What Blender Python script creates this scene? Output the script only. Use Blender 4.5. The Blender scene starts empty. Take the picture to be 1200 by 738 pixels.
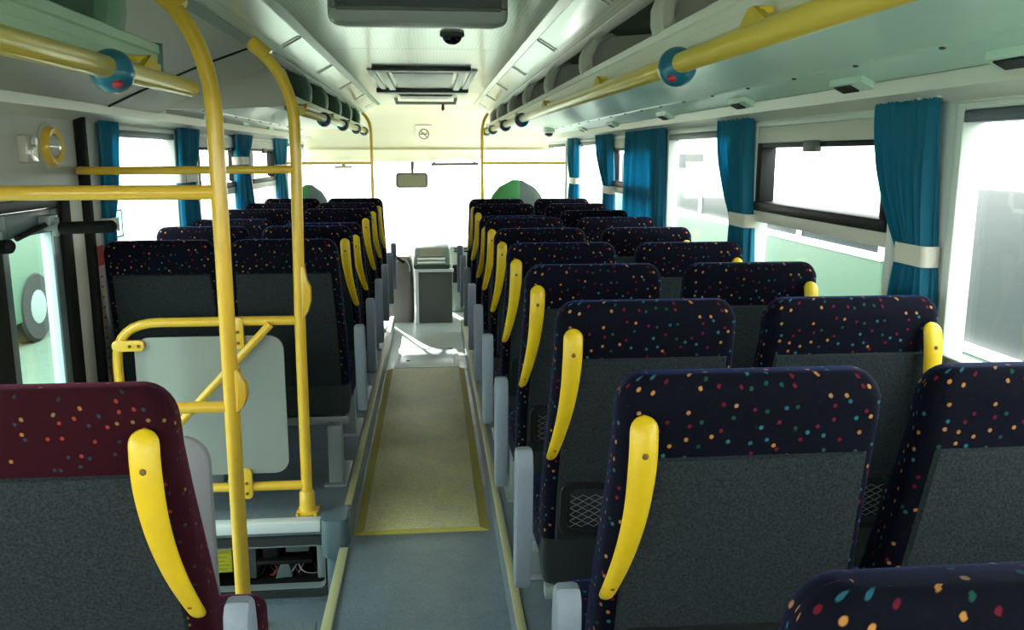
import bpy, bmesh, math, random
from mathutils import Vector, Matrix, Quaternion
random.seed(7)
C = bpy.context.scene.collection
PI = math.pi
EYE = 1.62            # camera height above the aisle floor (z = 0); H(h) turns a height relative to the eye into z
def H(h): return EYE + h
PLAT = 0.12           # seat platforms
XR, XL = 1.36, -1.43  # inner faces of the side walls

# ------------------------------------------------------------------ materials
def new_mat(name):
    m = bpy.data.materials.new(name); m.use_nodes = True
    nt = m.node_tree
    return m, nt, nt.nodes['Principled BSDF']
def link(nt, a, b): nt.links.new(a, b)
def plain(name, col, rough=0.5, metal=0.0, noise=0.0, nscale=40.0, bump=0.0, spec=0.5, coat=0.0, sheen=0.0, sheencol=None):
    m, nt, p = new_mat(name)
    p.inputs['Base Color'].default_value = (*col, 1)
    p.inputs['Roughness'].default_value = rough
    p.inputs['Metallic'].default_value = metal
    p.inputs['Specular IOR Level'].default_value = spec
    p.inputs['Coat Weight'].default_value = coat
    p.inputs['Sheen Weight'].default_value = sheen
    if sheencol: p.inputs['Sheen Tint'].default_value = (*sheencol, 1)
    if noise or bump:
        tc = nt.nodes.new('ShaderNodeTexCoord'); n = nt.nodes.new('ShaderNodeTexNoise')
        n.inputs['Scale'].default_value = nscale; n.inputs['Detail'].default_value = 5
        link(nt, tc.outputs['Object'], n.inputs['Vector'])
        if noise:
            mr = nt.nodes.new('ShaderNodeMapRange')
            mr.inputs[1].default_value = 0.25; mr.inputs[2].default_value = 0.75
            mr.inputs[3].default_value = 1 - noise; mr.inputs[4].default_value = 1 + noise
            link(nt, n.outputs['Fac'], mr.inputs[0])
            mx = nt.nodes.new('ShaderNodeMix'); mx.data_type = 'RGBA'; mx.blend_type = 'MULTIPLY'
            mx.inputs[0].default_value = 1
            mx.inputs[6].default_value = (*col, 1)
            link(nt, mr.outputs[0], mx.inputs[7]); link(nt, mx.outputs[2], p.inputs['Base Color'])
        if bump:
            b = nt.nodes.new('ShaderNodeBump'); b.inputs['Strength'].default_value = bump; b.inputs['Distance'].default_value = 0.004
            link(nt, n.outputs['Fac'], b.inputs['Height']); link(nt, b.outputs[0], p.inputs['Normal'])
    return m

def dotted(name, base, cols, sheencol, scale=30.0):
    m, nt, p = new_mat(name)
    uv = nt.nodes.new('ShaderNodeUVMap'); uv.uv_map = 'UVMap'
    v = nt.nodes.new('ShaderNodeTexVoronoi'); v.voronoi_dimensions = '2D'; v.inputs['Scale'].default_value = scale
    v.inputs['Randomness'].default_value = 0.85
    v.distance = 'EUCLIDEAN'
    link(nt, uv.outputs[0], v.inputs['Vector'])
    r = nt.nodes.new('ShaderNodeMapRange')
    r.inputs[1].default_value = 0.10; r.inputs[2].default_value = 0.16; r.inputs[3].default_value = 1; r.inputs[4].default_value = 0
    link(nt, v.outputs['Distance'], r.inputs[0])
    sep = nt.nodes.new('ShaderNodeSeparateColor'); link(nt, v.outputs['Color'], sep.inputs[0])
    cr = nt.nodes.new('ShaderNodeValToRGB'); cr.color_ramp.interpolation = 'CONSTANT'
    els = cr.color_ramp.elements
    els[0].position = 0; els[0].color = (*cols[0], 1)
    els[1].position = 1 / len(cols); els[1].color = (*cols[1], 1)
    for i in range(2, len(cols)):
        e = els.new(i / len(cols)); e.color = (*cols[i], 1)
    link(nt, sep.outputs[0], cr.inputs[0])
    mx = nt.nodes.new('ShaderNodeMix'); mx.data_type = 'RGBA'
    mx.inputs[6].default_value = (*base, 1)
    link(nt, r.outputs[0], mx.inputs[0]); link(nt, cr.outputs[0], mx.inputs[7])
    link(nt, mx.outputs[2], p.inputs['Base Color'])
    p.inputs['Roughness'].default_value = 0.9
    p.inputs['Specular IOR Level'].default_value = 0.15
    p.inputs['Sheen Weight'].default_value = 0.16
    p.inputs['Sheen Roughness'].default_value = 0.35
    p.inputs['Sheen Tint'].default_value = (*sheencol, 1)
    n = nt.nodes.new('ShaderNodeTexNoise'); n.inputs['Scale'].default_value = 600
    link(nt, uv.outputs[0], n.inputs['Vector'])
    b = nt.nodes.new('ShaderNodeBump'); b.inputs['Strength'].default_value = 0.3; b.inputs['Distance'].default_value = 0.002
    link(nt, n.outputs['Fac'], b.inputs['Height']); link(nt, b.outputs[0], p.inputs['Normal'])
    return m

def glass_mat(name, tint, gloss=1.0):
    m = bpy.data.materials.new(name); m.use_nodes = True; nt = m.node_tree
    for n in list(nt.nodes): nt.nodes.remove(n)
    out = nt.nodes.new('ShaderNodeOutputMaterial')
    t = nt.nodes.new('ShaderNodeBsdfTransparent'); t.inputs[0].default_value = (*tint, 1)
    g = nt.nodes.new('ShaderNodeBsdfGlossy'); g.inputs['Roughness'].default_value = 0.02
    f = nt.nodes.new('ShaderNodeLayerWeight'); f.inputs[0].default_value = 0.5
    pw = nt.nodes.new('ShaderNodeMath'); pw.operation = 'POWER'; pw.inputs[1].default_value = 5
    mul = nt.nodes.new('ShaderNodeMath'); mul.operation = 'MULTIPLY_ADD'; mul.inputs[1].default_value = 0.45 * gloss; mul.inputs[2].default_value = 0.03 * gloss
    mx = nt.nodes.new('ShaderNodeMixShader')
    link(nt, f.outputs['Facing'], pw.inputs[0]); link(nt, pw.outputs[0], mul.inputs[0]); link(nt, mul.outputs[0], mx.inputs[0])
    link(nt, t.outputs[0], mx.inputs[1]); link(nt, g.outputs[0], mx.inputs[2]); link(nt, mx.outputs[0], out.inputs[0])
    return m

def cloth_mat(name, col, trans, tcol):
    m, nt, p = new_mat(name)
    p.inputs['Base Color'].default_value = (*col, 1); p.inputs['Roughness'].default_value = 0.65
    p.inputs['Sheen Weight'].default_value = 0.2
    tr = nt.nodes.new('ShaderNodeBsdfTranslucent'); tr.inputs[0].default_value = (*tcol, 1)
    mx = nt.nodes.new('ShaderNodeMixShader'); mx.inputs[0].default_value = trans
    out = nt.nodes['Material Output']
    link(nt, p.outputs[0], mx.inputs[1]); link(nt, tr.outputs[0], mx.inputs[2]); link(nt, mx.outputs[0], out.inputs[0])
    return m

def perforated(name, col, rough, holescale, depth):
    m, nt, p = new_mat(name)
    p.inputs['Roughness'].default_value = rough
    tc = nt.nodes.new('ShaderNodeTexCoord'); v = nt.nodes.new('ShaderNodeTexVoronoi')
    v.voronoi_dimensions = '2D'; v.inputs['Scale'].default_value = holescale; v.inputs['Randomness'].default_value = 0
    link(nt, tc.outputs['Object'], v.inputs['Vector'])
    r = nt.nodes.new('ShaderNodeMapRange'); r.inputs[1].default_value = 0.22; r.inputs[2].default_value = 0.3
    r.inputs[3].default_value = depth; r.inputs[4].default_value = 1
    link(nt, v.outputs['Distance'], r.inputs[0])
    mx = nt.nodes.new('ShaderNodeMix'); mx.data_type = 'RGBA'; mx.blend_type = 'MULTIPLY'; mx.inputs[0].default_value = 1
    mx.inputs[6].default_value = (*col, 1); link(nt, r.outputs[0], mx.inputs[7]); link(nt, mx.outputs[2], p.inputs['Base Color'])
    return m

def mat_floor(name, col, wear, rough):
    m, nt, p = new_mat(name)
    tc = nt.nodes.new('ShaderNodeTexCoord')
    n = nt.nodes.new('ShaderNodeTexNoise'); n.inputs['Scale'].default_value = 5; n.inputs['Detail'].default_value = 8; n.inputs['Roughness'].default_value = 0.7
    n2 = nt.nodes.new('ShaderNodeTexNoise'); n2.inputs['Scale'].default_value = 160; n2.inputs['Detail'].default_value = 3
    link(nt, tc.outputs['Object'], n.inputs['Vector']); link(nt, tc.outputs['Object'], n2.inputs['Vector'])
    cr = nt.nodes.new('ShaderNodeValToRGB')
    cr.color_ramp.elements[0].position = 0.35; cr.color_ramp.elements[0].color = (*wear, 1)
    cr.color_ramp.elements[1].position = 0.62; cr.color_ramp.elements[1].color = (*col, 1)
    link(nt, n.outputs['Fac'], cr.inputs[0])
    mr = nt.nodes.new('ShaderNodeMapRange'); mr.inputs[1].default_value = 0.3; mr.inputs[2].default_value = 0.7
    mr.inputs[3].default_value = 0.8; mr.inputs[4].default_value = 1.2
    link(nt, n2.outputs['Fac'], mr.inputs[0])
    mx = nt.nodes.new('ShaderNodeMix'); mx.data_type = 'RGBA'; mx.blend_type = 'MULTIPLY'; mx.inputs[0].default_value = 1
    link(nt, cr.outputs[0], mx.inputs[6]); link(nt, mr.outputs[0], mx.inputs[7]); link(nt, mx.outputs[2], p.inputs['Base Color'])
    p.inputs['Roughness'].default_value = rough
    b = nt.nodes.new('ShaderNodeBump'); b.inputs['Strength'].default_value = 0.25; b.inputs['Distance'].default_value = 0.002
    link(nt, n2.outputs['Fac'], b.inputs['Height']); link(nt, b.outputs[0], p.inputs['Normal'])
    return m

M = {}
M['navy'] = dotted('navy_spotted_fabric', (0.0011, 0.0013, 0.0066),
    [(0.42, 0.185, 0.05), (0.025, 0.14, 0.175), (0.12, 0.006, 0.018), (0.009, 0.06, 0.045), (0.36, 0.165, 0.06), (0.02, 0.11, 0.16), (0.11, 0.006, 0.022), (0.003, 0.003, 0.012)], (0.06, 0.16, 0.8), 34)
M['maroon'] = dotted('maroon_spotted_fabric', (0.024, 0.0012, 0.0052),
    [(0.34, 0.13, 0.02), (0.015, 0.035, 0.05), (0.20, 0.13, 0.05), (0.024, 0.0012, 0.0052), (0.02, 0.035, 0.06), (0.024, 0.0012, 0.0052), (0.25, 0.035, 0.02), (0.024, 0.0012, 0.0052), (0.02, 0.03, 0.04), (0.024, 0.0012, 0.0052)], (0.9, 0.15, 0.4), 40)
M['carpet'] = plain('grey_carpet_backing', (0.027, 0.035, 0.039), 0.95, noise=0.5, nscale=210, bump=0.4, spec=0.1)
M['shroud'] = plain('dark_plastic_shroud', (0.018, 0.026, 0.026), 0.45)
M['yellow_plastic'] = plain('yellow_plastic', (0.72, 0.49, 0.010), 0.38, noise=0.06, nscale=30)
M['hole'] = plain('screw_recess', (0.16, 0.09, 0.006), 0.6)
M['arm_grey'] = plain('grey_arm_plastic', (0.24, 0.285, 0.345), 0.5, noise=0.05, nscale=60)
M['leg_grey'] = plain('grey_painted_steel', (0.26, 0.30, 0.31), 0.4, metal=0.2)
M['pocket'] = plain('black_pocket_plastic', (0.008, 0.010, 0.010), 0.5)
M['net'] = plain('pocket_net_cord', (0.16, 0.15, 0.16), 0.7)
M['pole'] = plain('yellow_pole_paint', (0.86, 0.52, 0.045), 0.28, noise=0.05, nscale=25, coat=0.3)
M['rail'] = plain('pale_yellow_rail', (0.80, 0.58, 0.08), 0.3, coat=0.15)
M['curtain'] = cloth_mat('teal_blue_curtain', (0.007, 0.235, 0.37), 0.5, (0.0, 0.50, 0.70))
M['tie'] = plain('cream_tieback', (0.66, 0.64, 0.55), 0.6)
M['ceil'] = perforated('perforated_ceiling', (0.78, 0.82, 0.72), 0.18, 55, 0.82)
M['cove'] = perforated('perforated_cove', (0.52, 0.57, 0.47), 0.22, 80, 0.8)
M['trim_dark'] = plain('dark_green_trim', (0.10, 0.17, 0.13), 0.35)
M['trim_metal'] = plain('aluminium_trim', (0.55, 0.57, 0.54), 0.3, metal=0.7)
M['diffuser'] = plain('light_cover', (0.62, 0.66, 0.60), 0.14)
M['wall'] = plain('cream_wall_panel', (0.64, 0.62, 0.54), 0.45, noise=0.03, nscale=8)
M['wall_left'] = plain('grey_wall_panel', (0.50, 0.51, 0.46), 0.45, noise=0.03, nscale=8)
M['pillar'] = plain('white_window_frame', (0.68, 0.72, 0.68), 0.35)
M['under'] = plain('mint_white_underside', (0.72, 0.92, 0.78), 0.28, noise=0.02, nscale=3)
M['fascia'] = plain('warm_grey_fascia', (0.82, 0.80, 0.71), 0.3)
M['fascia_green'] = plain('mint_green_fascia', (0.48, 0.65, 0.49), 0.3)
M['rackback'] = plain('rack_lining', (0.20, 0.23, 0.19), 0.8)
M['divider'] = plain('grey_divider', (0.60, 0.57, 0.50), 0.45)
M['divider_green'] = plain('green_divider', (0.16, 0.30, 0.19), 0.45)
M['gap_panel'] = plain('grey_roof_panel', (0.50, 0.47, 0.41), 0.5)
M['rubber'] = plain('black_rubber', (0.006, 0.006, 0.006), 0.75, spec=.25)
M['black'] = plain('black_plastic', (0.008, 0.008, 0.009), 0.5, spec=.3)
M['screen'] = plain('monitor_screen', (0.004, 0.004, 0.006), 0.08)
M['monitor'] = plain('monitor_case', (0.28, 0.30, 0.26), 0.4)
M['dgrey'] = plain('dark_grey_plastic', (0.09, 0.10, 0.09), 0.45)
M['console'] = plain('console_grey', (0.10, 0.108, 0.098), 0.5)
M['cover_grey'] = plain('gearbox_cover_grey', (0.24, 0.22, 0.19), 0.55)
M['white'] = plain('white_plastic', (0.80, 0.82, 0.80), 0.4)
M['cream'] = plain('cream_header', (0.80, 0.74, 0.55), 0.45)
M['floor'] = mat_floor('blue_grey_vinyl', (0.19, 0.235, 0.285), (0.155, 0.195, 0.235), 0.34)
M['mat'] = mat_floor('worn_yellow_mat', (0.78, 0.67, 0.34), (0.66, 0.60, 0.40), 0.6)
M['matedge'] = plain('olive_mat_edge', (0.52, 0.42, 0.08), 0.6)
M['edge'] = plain('cream_step_edging', (0.52, 0.48, 0.27), 0.5)
M['alu'] = plain('white_step_nosing', (0.78, 0.82, 0.84), 0.35)
M['hatch'] = plain('blue_grey_hatch', (0.50, 0.60, 0.64), 0.3)
M['floor_glare'] = mat_floor('front_vinyl_painted_glare', (0.80, 0.83, 0.83), (0.74, 0.78, 0.79), 0.3)  # vinyl whitened: bright daylight from the windscreen is painted into its colour
M['blue'] = plain('teal_ball', (0.01, 0.14, 0.22), 0.3, coat=0.3)
M['red'] = plain('red_spot', (0.42, 0.02, 0.035), 0.35)
M['gpanel'] = plain('translucent_grey_sheet', (0.30, 0.315, 0.30), 0.12, coat=0.5)
M['guard'] = plain('lilac_grey_panel', (0.36, 0.36, 0.38), 0.5)
M['sticker_y'] = plain('yellow_sticker', (0.55, 0.50, 0.02), 0.5)
M['wire_red'] = plain('red_wire', (0.25, 0.02, 0.02), 0.5)
M['wire_white'] = plain('white_wire', (0.5, 0.5, 0.48), 0.5)
M['boxgrey'] = plain('equipment_box', (0.12, 0.16, 0.16), 0.5)
M['lampglass'] = plain('lamp_lens', (0.65, 0.66, 0.6), 0.08, metal=0.3)
M['clear'] = plain('clear_plastic_cover', (0.55, 0.50, 0.42), 0.15, coat=0.5)
M['mirror'] = plain('mirror_back', (0.16, 0.16, 0.10), 0.45)
M['mirror_rim'] = plain('mirror_rim', (0.07, 0.07, 0.055), 0.5)
M['greenseat'] = plain('green_seat_cover', (0.06, 0.28, 0.08), 0.7)
M['greyseat'] = plain('grey_seat_cover', (0.13, 0.17, 0.15), 0.8)
M['pinktape'] = plain('height_chart_tape', (0.70, 0.58, 0.50), 0.5)
M['redtape'] = plain('red_tape', (0.55, 0.05, 0.03), 0.5)
M['teal'] = plain('teal_sticker', (0.02, 0.50, 0.48), 0.5)
M['bus_green'] = plain('green_coach_paint', (0.058, 0.120, 0.080), 0.4, spec=.2)
M['bus_turq'] = plain('turquoise_coach_paint', (0.010, 0.115, 0.088), 0.4, spec=.2)
M['bus_white'] = plain('white_coach_paint', (0.80, 0.82, 0.82), 0.3)
M['bus_glass'] = plain('coach_tinted_glass', (0.036, 0.045, 0.048), 0.4, spec=.12)
M['bus_pink'] = plain('red_coach_paint', (0.18, 0.02, 0.04), 0.3)
M['tyre'] = plain('tyre', (0.02, 0.02, 0.02), 0.8)
M['ground'] = mat_floor('pale_green_yard', (0.13, 0.185, 0.135), (0.11, 0.16, 0.115), 0.9)
M['bluedark'] = plain('dark_blue_strip', (.03, .06, .09), .4)
M['glass'] = glass_mat('window_glass', (0.93, 0.96, 0.94))
M['doorglass'] = glass_mat('door_glass', (0.86, 0.96, 0.90))
M['screenpane'] = M['glass']

# ------------------------------------------------------------------ geometry builder
class MB:
    def __init__(self):
        self.v = []; self.f = []; self.uv = []; self.mi = []
    def add(self, verts, faces, uvs=None, mi=0):
        n = len(self.v); self.v += [tuple(p) for p in verts]
        for k, f in enumerate(faces):
            self.f.append([i + n for i in f]); self.mi.append(mi)
            self.uv.append(uvs[k] if uvs else None)
        return self
    def _bm(self, bm, mi=0):
        bm.verts.index_update()
        return self.add([v.co[:] for v in bm.verts], [[v.index for v in f.verts] for f in bm.faces], None, mi)
    def box(self, x0, x1, y0, y1, z0, z1, bevel=0.0, mi=0, seg=2):
        bm = bmesh.new(); bmesh.ops.create_cube(bm, size=1)
        for v in bm.verts:
            v.co = Vector(((x0 + x1) / 2 + v.co.x * abs(x1 - x0), (y0 + y1) / 2 + v.co.y * abs(y1 - y0), (z0 + z1) / 2 + v.co.z * abs(z1 - z0)))
        if bevel: bmesh.ops.bevel(bm, geom=bm.edges[:], offset=bevel, segments=seg, affect='EDGES', profile=0.5)
        self._bm(bm, mi); bm.free(); return self
    def loft(self, rings, closed=True, cap=True, mi=0):
        n = len(rings[0]); verts = [p for r in rings for p in r]; faces = []; uvs = []
        vc = [0.0]
        for a, b in zip(rings, rings[1:]):
            ca = sum((Vector(p) for p in a), Vector()) / n; cb = sum((Vector(p) for p in b), Vector()) / n
            vc.append(vc[-1] + max((cb - ca).length, 1e-4))
        per = []
        for r in rings:
            u = [0.0]
            for i in range(n): u.append(u[-1] + (Vector(r[(i + 1) % n]) - Vector(r[i])).length)
            per.append(u)
        ref = max(per, key=lambda u: u[-1])
        for k in range(len(rings) - 1):
            for i in range(n if closed else n - 1):
                j = (i + 1) % n
                faces.append([k * n + i, k * n + j, (k + 1) * n + j, (k + 1) * n + i])
                uvs.append([(ref[i], vc[k]), (ref[i + 1], vc[k]), (ref[i + 1], vc[k + 1]), (ref[i], vc[k + 1])])
        if cap and closed:
            for idx, rr in ((0, range(n - 1, -1, -1)), (len(rings) - 1, range(n))):
                R_ = rings[idx]; ext = [max(p[c] for p in R_) - min(p[c] for p in R_) for c in range(3)]
                a_, b_ = [c for c in range(3) if c != ext.index(min(ext))]
                faces.append([idx * n + i for i in rr]); uvs.append([(R_[i][a_] + 3.3, R_[i][b_]) for i in rr])
        return self.add(verts, faces, uvs, mi)
    def tube(self, pts, r, seg=12, mi=0, cap=True):
        pts = [Vector(p) for p in pts]; rs = r if isinstance(r, (list, tuple)) else [r] * len(pts)
        t0 = (pts[1] - pts[0]).normalized(); ref = Vector((0, 0, 1)) if abs(t0.z) < 0.9 else Vector((1, 0, 0))
        nrm = t0.cross(ref).normalized(); rings = []; prev = t0
        for i, p in enumerate(pts):
            if i == 0: t = t0
            elif i == len(pts) - 1: t = (pts[-1] - pts[-2]).normalized()
            else: t = ((pts[i + 1] - p).normalized() + (p - pts[i - 1]).normalized()).normalized()
            nrm = prev.rotation_difference(t) @ nrm; prev = t
            b = t.cross(nrm)
            rings.append([p + (nrm * math.cos(2 * PI * k / seg) + b * math.sin(2 * PI * k / seg)) * rs[i] for k in range(seg)])
        return self.loft(rings, True, cap, mi)
    def prism(self, poly, axis, a, b, mi=0, bevel=0.0):
        """poly: 2-D outline; axis 'x': poly=(y,z), 'y': poly=(x,z), 'z': poly=(x,y)"""
        def p3(p, t):
            return {'x': (t, p[0], p[1]), 'y': (p[0], t, p[1]), 'z': (p[0], p[1], t)}[axis]
        bm = bmesh.new()
        A = [bm.verts.new(p3(p, a)) for p in poly]; B = [bm.verts.new(p3(p, b)) for p in poly]
        n = len(poly)
        bm.faces.new(A[::-1]); bm.faces.new(B)
        for i in range(n): bm.faces.new([A[i], A[(i + 1) % n], B[(i + 1) % n], B[i]])
        bmesh.ops.recalc_face_normals(bm, faces=bm.faces[:])
        if bevel:
            es = [e for f in bm.faces if len(f.verts) == n and n > 4 or False for e in f.edges] or bm.edges[:]
            bmesh.ops.bevel(bm, geom=list(set(es)), offset=bevel, segments=2, affect='EDGES', profile=0.5)
        self._bm(bm, mi); bm.free(); return self
    def ball(self, c, r, seg=16, rings=10, mi=0, sc=(1, 1, 1)):
        bm = bmesh.new(); bmesh.ops.create_uvsphere(bm, u_segments=seg, v_segments=rings, radius=r)
        for v in bm.verts: v.co = Vector((c[0] + v.co.x * sc[0], c[1] + v.co.y * sc[1], c[2] + v.co.z * sc[2]))
        self._bm(bm, mi); bm.free(); return self
    def lathe(self, prof, c, axis='z', seg=20, mi=0):
        """prof: (radius, offset along axis)"""
        rings = []
        for r, t in prof:
            ring = []
            for k in range(seg):
                a = 2 * PI * k / seg; u, w = r * math.cos(a), r * math.sin(a)
                d = {'z': (u, w, t), 'x': (t, u, w), 'y': (w, t, u)}[axis]
                ring.append((c[0] + d[0], c[1] + d[1], c[2] + d[2]))
            rings.append(ring)
        return self.loft(rings, True, True, mi)

def rrect(x0, x1, y0, y1, r, seg=5):
    pts = []
    for cx, cy, a0 in ((x1 - r, y1 - r, 0), (x0 + r, y1 - r, PI / 2), (x0 + r, y0 + r, PI), (x1 - r, y0 + r, 1.5 * PI)):
        for k in range(seg + 1):
            a = a0 + PI / 2 * k / seg; pts.append((cx + r * math.cos(a), cy + r * math.sin(a)))
    return pts
def arc3(p0, p1, p2, n=8):
    p0, p1, p2 = Vector(p0), Vector(p1), Vector(p2)
    return [p0 * (1 - t) ** 2 + p1 * 2 * t * (1 - t) + p2 * t * t for t in (k / n for k in range(n + 1))]

ORG = {}
def mk(name, mb, mats, origin, sharp=38, smooth=True):
    me = bpy.data.meshes.new(name); ox, oy, oz = origin
    me.from_pydata([(x - ox, y - oy, z - oz) for x, y, z in mb.v], [], mb.f)
    if not isinstance(mats, (list, tuple)): mats = [mats]
    for m in mats: me.materials.append(m)
    for p, mi in zip(me.polygons, mb.mi): p.material_index = mi; p.use_smooth = smooth
    uvl = me.uv_layers.new(name='UVMap')
    for p, uv in zip(me.polygons, mb.uv):
        for k, li in enumerate(p.loop_indices):
            if uv: uvl.data[li].uv = uv[k]
            else:
                co = me.vertices[me.loops[li].vertex_index].co; uvl.data[li].uv = (co.x, co.z)
    bm = bmesh.new(); bm.from_mesh(me)
    bmesh.ops.recalc_face_normals(bm, faces=bm.faces[:])
    ca = math.radians(sharp)
    for e in bm.edges:
        if len(e.link_faces) == 2: e.smooth = e.calc_face_angle(0) < ca
    bm.to_mesh(me); bm.free()
    o = bpy.data.objects.new(name, me); C.objects.link(o)
    return o
def tag(o, label=None, cat=None, group=None, kind=None):
    if label: o['label'] = label
    if cat: o['category'] = cat
    if group: o['group'] = group
    if kind: o['kind'] = kind
    return o
def thing(name, label, cat, loc, group=None):
    o = bpy.data.objects.new(name, None); C.objects.link(o); o.location = loc; o.empty_display_size = 0.1
    ORG[o.name] = Vector(loc)
    return tag(o, label, cat, group)
def part(name, mb, mats, parent, label=None, origin=None, **k):
    po = ORG[parent.name]; org = Vector(origin) if origin else po
    o = mk(name, mb, mats, org, **k); o.parent = parent; o.location = org - po
    ORG[o.name] = org
    if label: o['label'] = label
    return o
def base_of(mb):
    xs = [v[0] for v in mb.v]; ys = [v[1] for v in mb.v]; zs = [v[2] for v in mb.v]
    return ((min(xs) + max(xs)) / 2, (min(ys) + max(ys)) / 2, min(zs))
def solo(name, mb, mats, label, cat, group=None, **k):
    b = base_of(mb); o = mk(name, mb, mats, b, **k); o.location = b; ORG[o.name] = Vector(b)
    return tag(o, label, cat, group)
def struct(name, mb, mats, parent=None, label=None, **k):
    if parent: return part(name, mb, mats, parent, label, **k)
    b = base_of(mb); o = mk(name, mb, mats, b, **k); o.location = b; ORG[o.name] = Vector(b)
    if label: o['label'] = label
    o['kind'] = 'structure'; return o
def dup(root, loc, label, group=None):
    r = root.copy(); C.objects.link(r); r.location = loc; r['label'] = label
    if group: r['group'] = group
    for ch in list(root.children):
        c = ch.copy(); C.objects.link(c); c.parent = r
        for g in list(ch.children):
            d = g.copy(); C.objects.link(d); d.parent = c
    return r

# ------------------------------------------------------------------ the shell
Y0, Y1 = -1.6, 10.2
# floor
struct('floor', MB().box(-0.40, 0.28, Y0, 6.40, -0.06, 0.0), M['floor'])
struct('floor_entrance', MB().box(-0.40, 0.28, 6.40, Y1, -0.06, 0.0), M['floor_glare'])
struct('floor_platform', MB().box(0.25, XR + 0.05, Y0, 7.75, 0.0, PLAT), M['floor'])
WELL = H(-1.875)
struct('floor_platform', MB().box(XL + 0.015, -0.37, 3.43, 7.95, 0.0, PLAT), M['floor'])
struct('floor_platform', MB().box(XL - 0.05, -0.40, Y0, 2.62, -0.3, PLAT), M['floor'])
struct('floor_well', MB().box(XL - 0.1, -0.40, 2.62, 3.9, WELL - 0.05, WELL).box(-0.41, -0.395, 2.62, 3.41, WELL, -0.06), M['floor'])
struct('floor_front', MB().box(0.28, XR + 0.05, 7.75, Y1, -0.06, 0.0).box(XL - 0.05, -0.40, 7.95, Y1, -0.06, 0.0), M['floor_glare'])
# edging strips along the aisle
struct('trim_1', MB().box(0.25, 0.28, Y0, 7.75, PLAT, PLAT + 0.008, 0.003), M['edge'])
struct('trim_2', MB().box(-0.40, -0.37, 3.55, 7.95, PLAT, PLAT + 0.008, 0.003), M['edge'])
struct('trim_3', MB().box(-0.408, -0.37, 2.1, 3.37, 0.0, 0.012, 0.004), M['edge'])
# riser at the door well, with a rectangular opening for the equipment bay
rz0, rz1 = WELL, PLAT - 0.045
bx0, bx1, bz0, bz1 = -1.00, -0.475, H(-1.80), H(-1.60)
riser = MB()
riser.box(XL + .015, bx0, 3.41, 3.44, rz0, rz1).box(bx1, -0.40, 3.41, 3.44, rz0, rz1)
riser.box(bx0, bx1, 3.41, 3.44, bz1, rz1).box(bx0, bx1, 3.41, 3.44, rz0, bz0)
struct('wall_riser', riser, M['floor'])
bay = MB()
bay.box(bx0 - .02, bx1 + .02, 3.74, 3.76, bz0 - .02, bz1 + .02).box(bx0 - .02, bx0, 3.44, 3.76, bz0 - .02, bz1 + .02).box(bx1, bx1 + .02, 3.44, 3.76, bz0 - .02, bz1 + .02)
bay.box(bx0, bx1, 3.44, 3.76, bz0 - .02, bz0).box(bx0, bx1, 3.44, 3.76, bz1, bz1 + .02)
struct('wall_recess', bay, M['rubber'])
struct('trim_4', MB().box(XL + .015, -0.485, 3.385, 3.44, PLAT - 0.045, PLAT + 0.004, 0.006), M['alu'])
# rounded corner post cap of the platform
cap = MB()
cap.prism(rrect(-0.485, -0.375, 3.37, 3.54, 0.035), 'z', -0.04, PLAT + 0.006, bevel=0.006)
cap.prism(rrect(-0.47, -0.38, 3.38, 3.52, 0.035), 'z', WELL, -0.04)
struct('trim_5', cap, plain('blue_grey_moulding', (0.11, 0.16, 0.19), 0.45))

# ceiling centre panel, with a seam every 1.6 m
ce = MB()
for k in range(8):
    a = Y0 + 1.6 * k - 0.15; b = min(a + 1.594, 9.62)
    if a < 9.6: ce.box(-0.545, 0.47, a, b, H(.54), H(.54) + 0.02)
ce.box(-0.6, 0.5, Y0, 9.7, H(.56), H(.58))
struct('ceiling', ce, M['ceil'])
def along(name, prof, y0, y1, m, close=False):
    mb = MB()
    mb.prism(prof, 'y', y0, y1)
    return struct(name, mb, m)
# cove panels between ceiling and rack
along('ceiling_cove_right', [(.49, H(.535)), (.63, H(.452)), (.645, H(.47)), (.50, H(.56))], Y0, 9.6, M['cove'])
along('ceiling_cove_left', [(-.565, H(.535)), (-.715, H(.452)), (-.73, H(.47)), (-.57, H(.56))], Y0, 9.6, M['cove'])
along('trim_6', [(.462, H(.535)), (.492, H(.522)), (.498, H(.545)), (.466, H(.552))], Y0, 9.6, M['trim_metal'])
along('trim_7', [(-.537, H(.535)), (-.567, H(.522)), (-.573, H(.545)), (-.541, H(.552))], Y0, 9.6, M['trim_dark'])
along('trim_8', [(.618, H(.455)), (.650, H(.436)), (.656, H(.46)), (.63, H(.47))], Y0, 9.6, M['trim_metal'])
along('trim_9', [(-.703, H(.455)), (-.735, H(.434)), (-.741, H(.46)), (-.715, H(.47))], Y0, 9.6, M['trim_dark'])
# roof sides (behind the racks)
along('ceiling_side_right', [(.63, H(.47)), (.95, H(.50)), (1.30, H(.42)), (1.44, H(.15)), (1.50, H(.15)), (1.36, H(.47)), (.95, H(.54)), (.63, H(.50))], Y0, 9.7, M['rackback'])
along('ceiling_side_left', [(-.72, H(.47)), (-1.02, H(.50)), (-1.37, H(.42)), (-1.51, H(.15)), (-1.57, H(.15)), (-1.43, H(.47)), (-1.02, H(.54)), (-.72, H(.50))], Y0, 9.7, M['rackback'])
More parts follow.
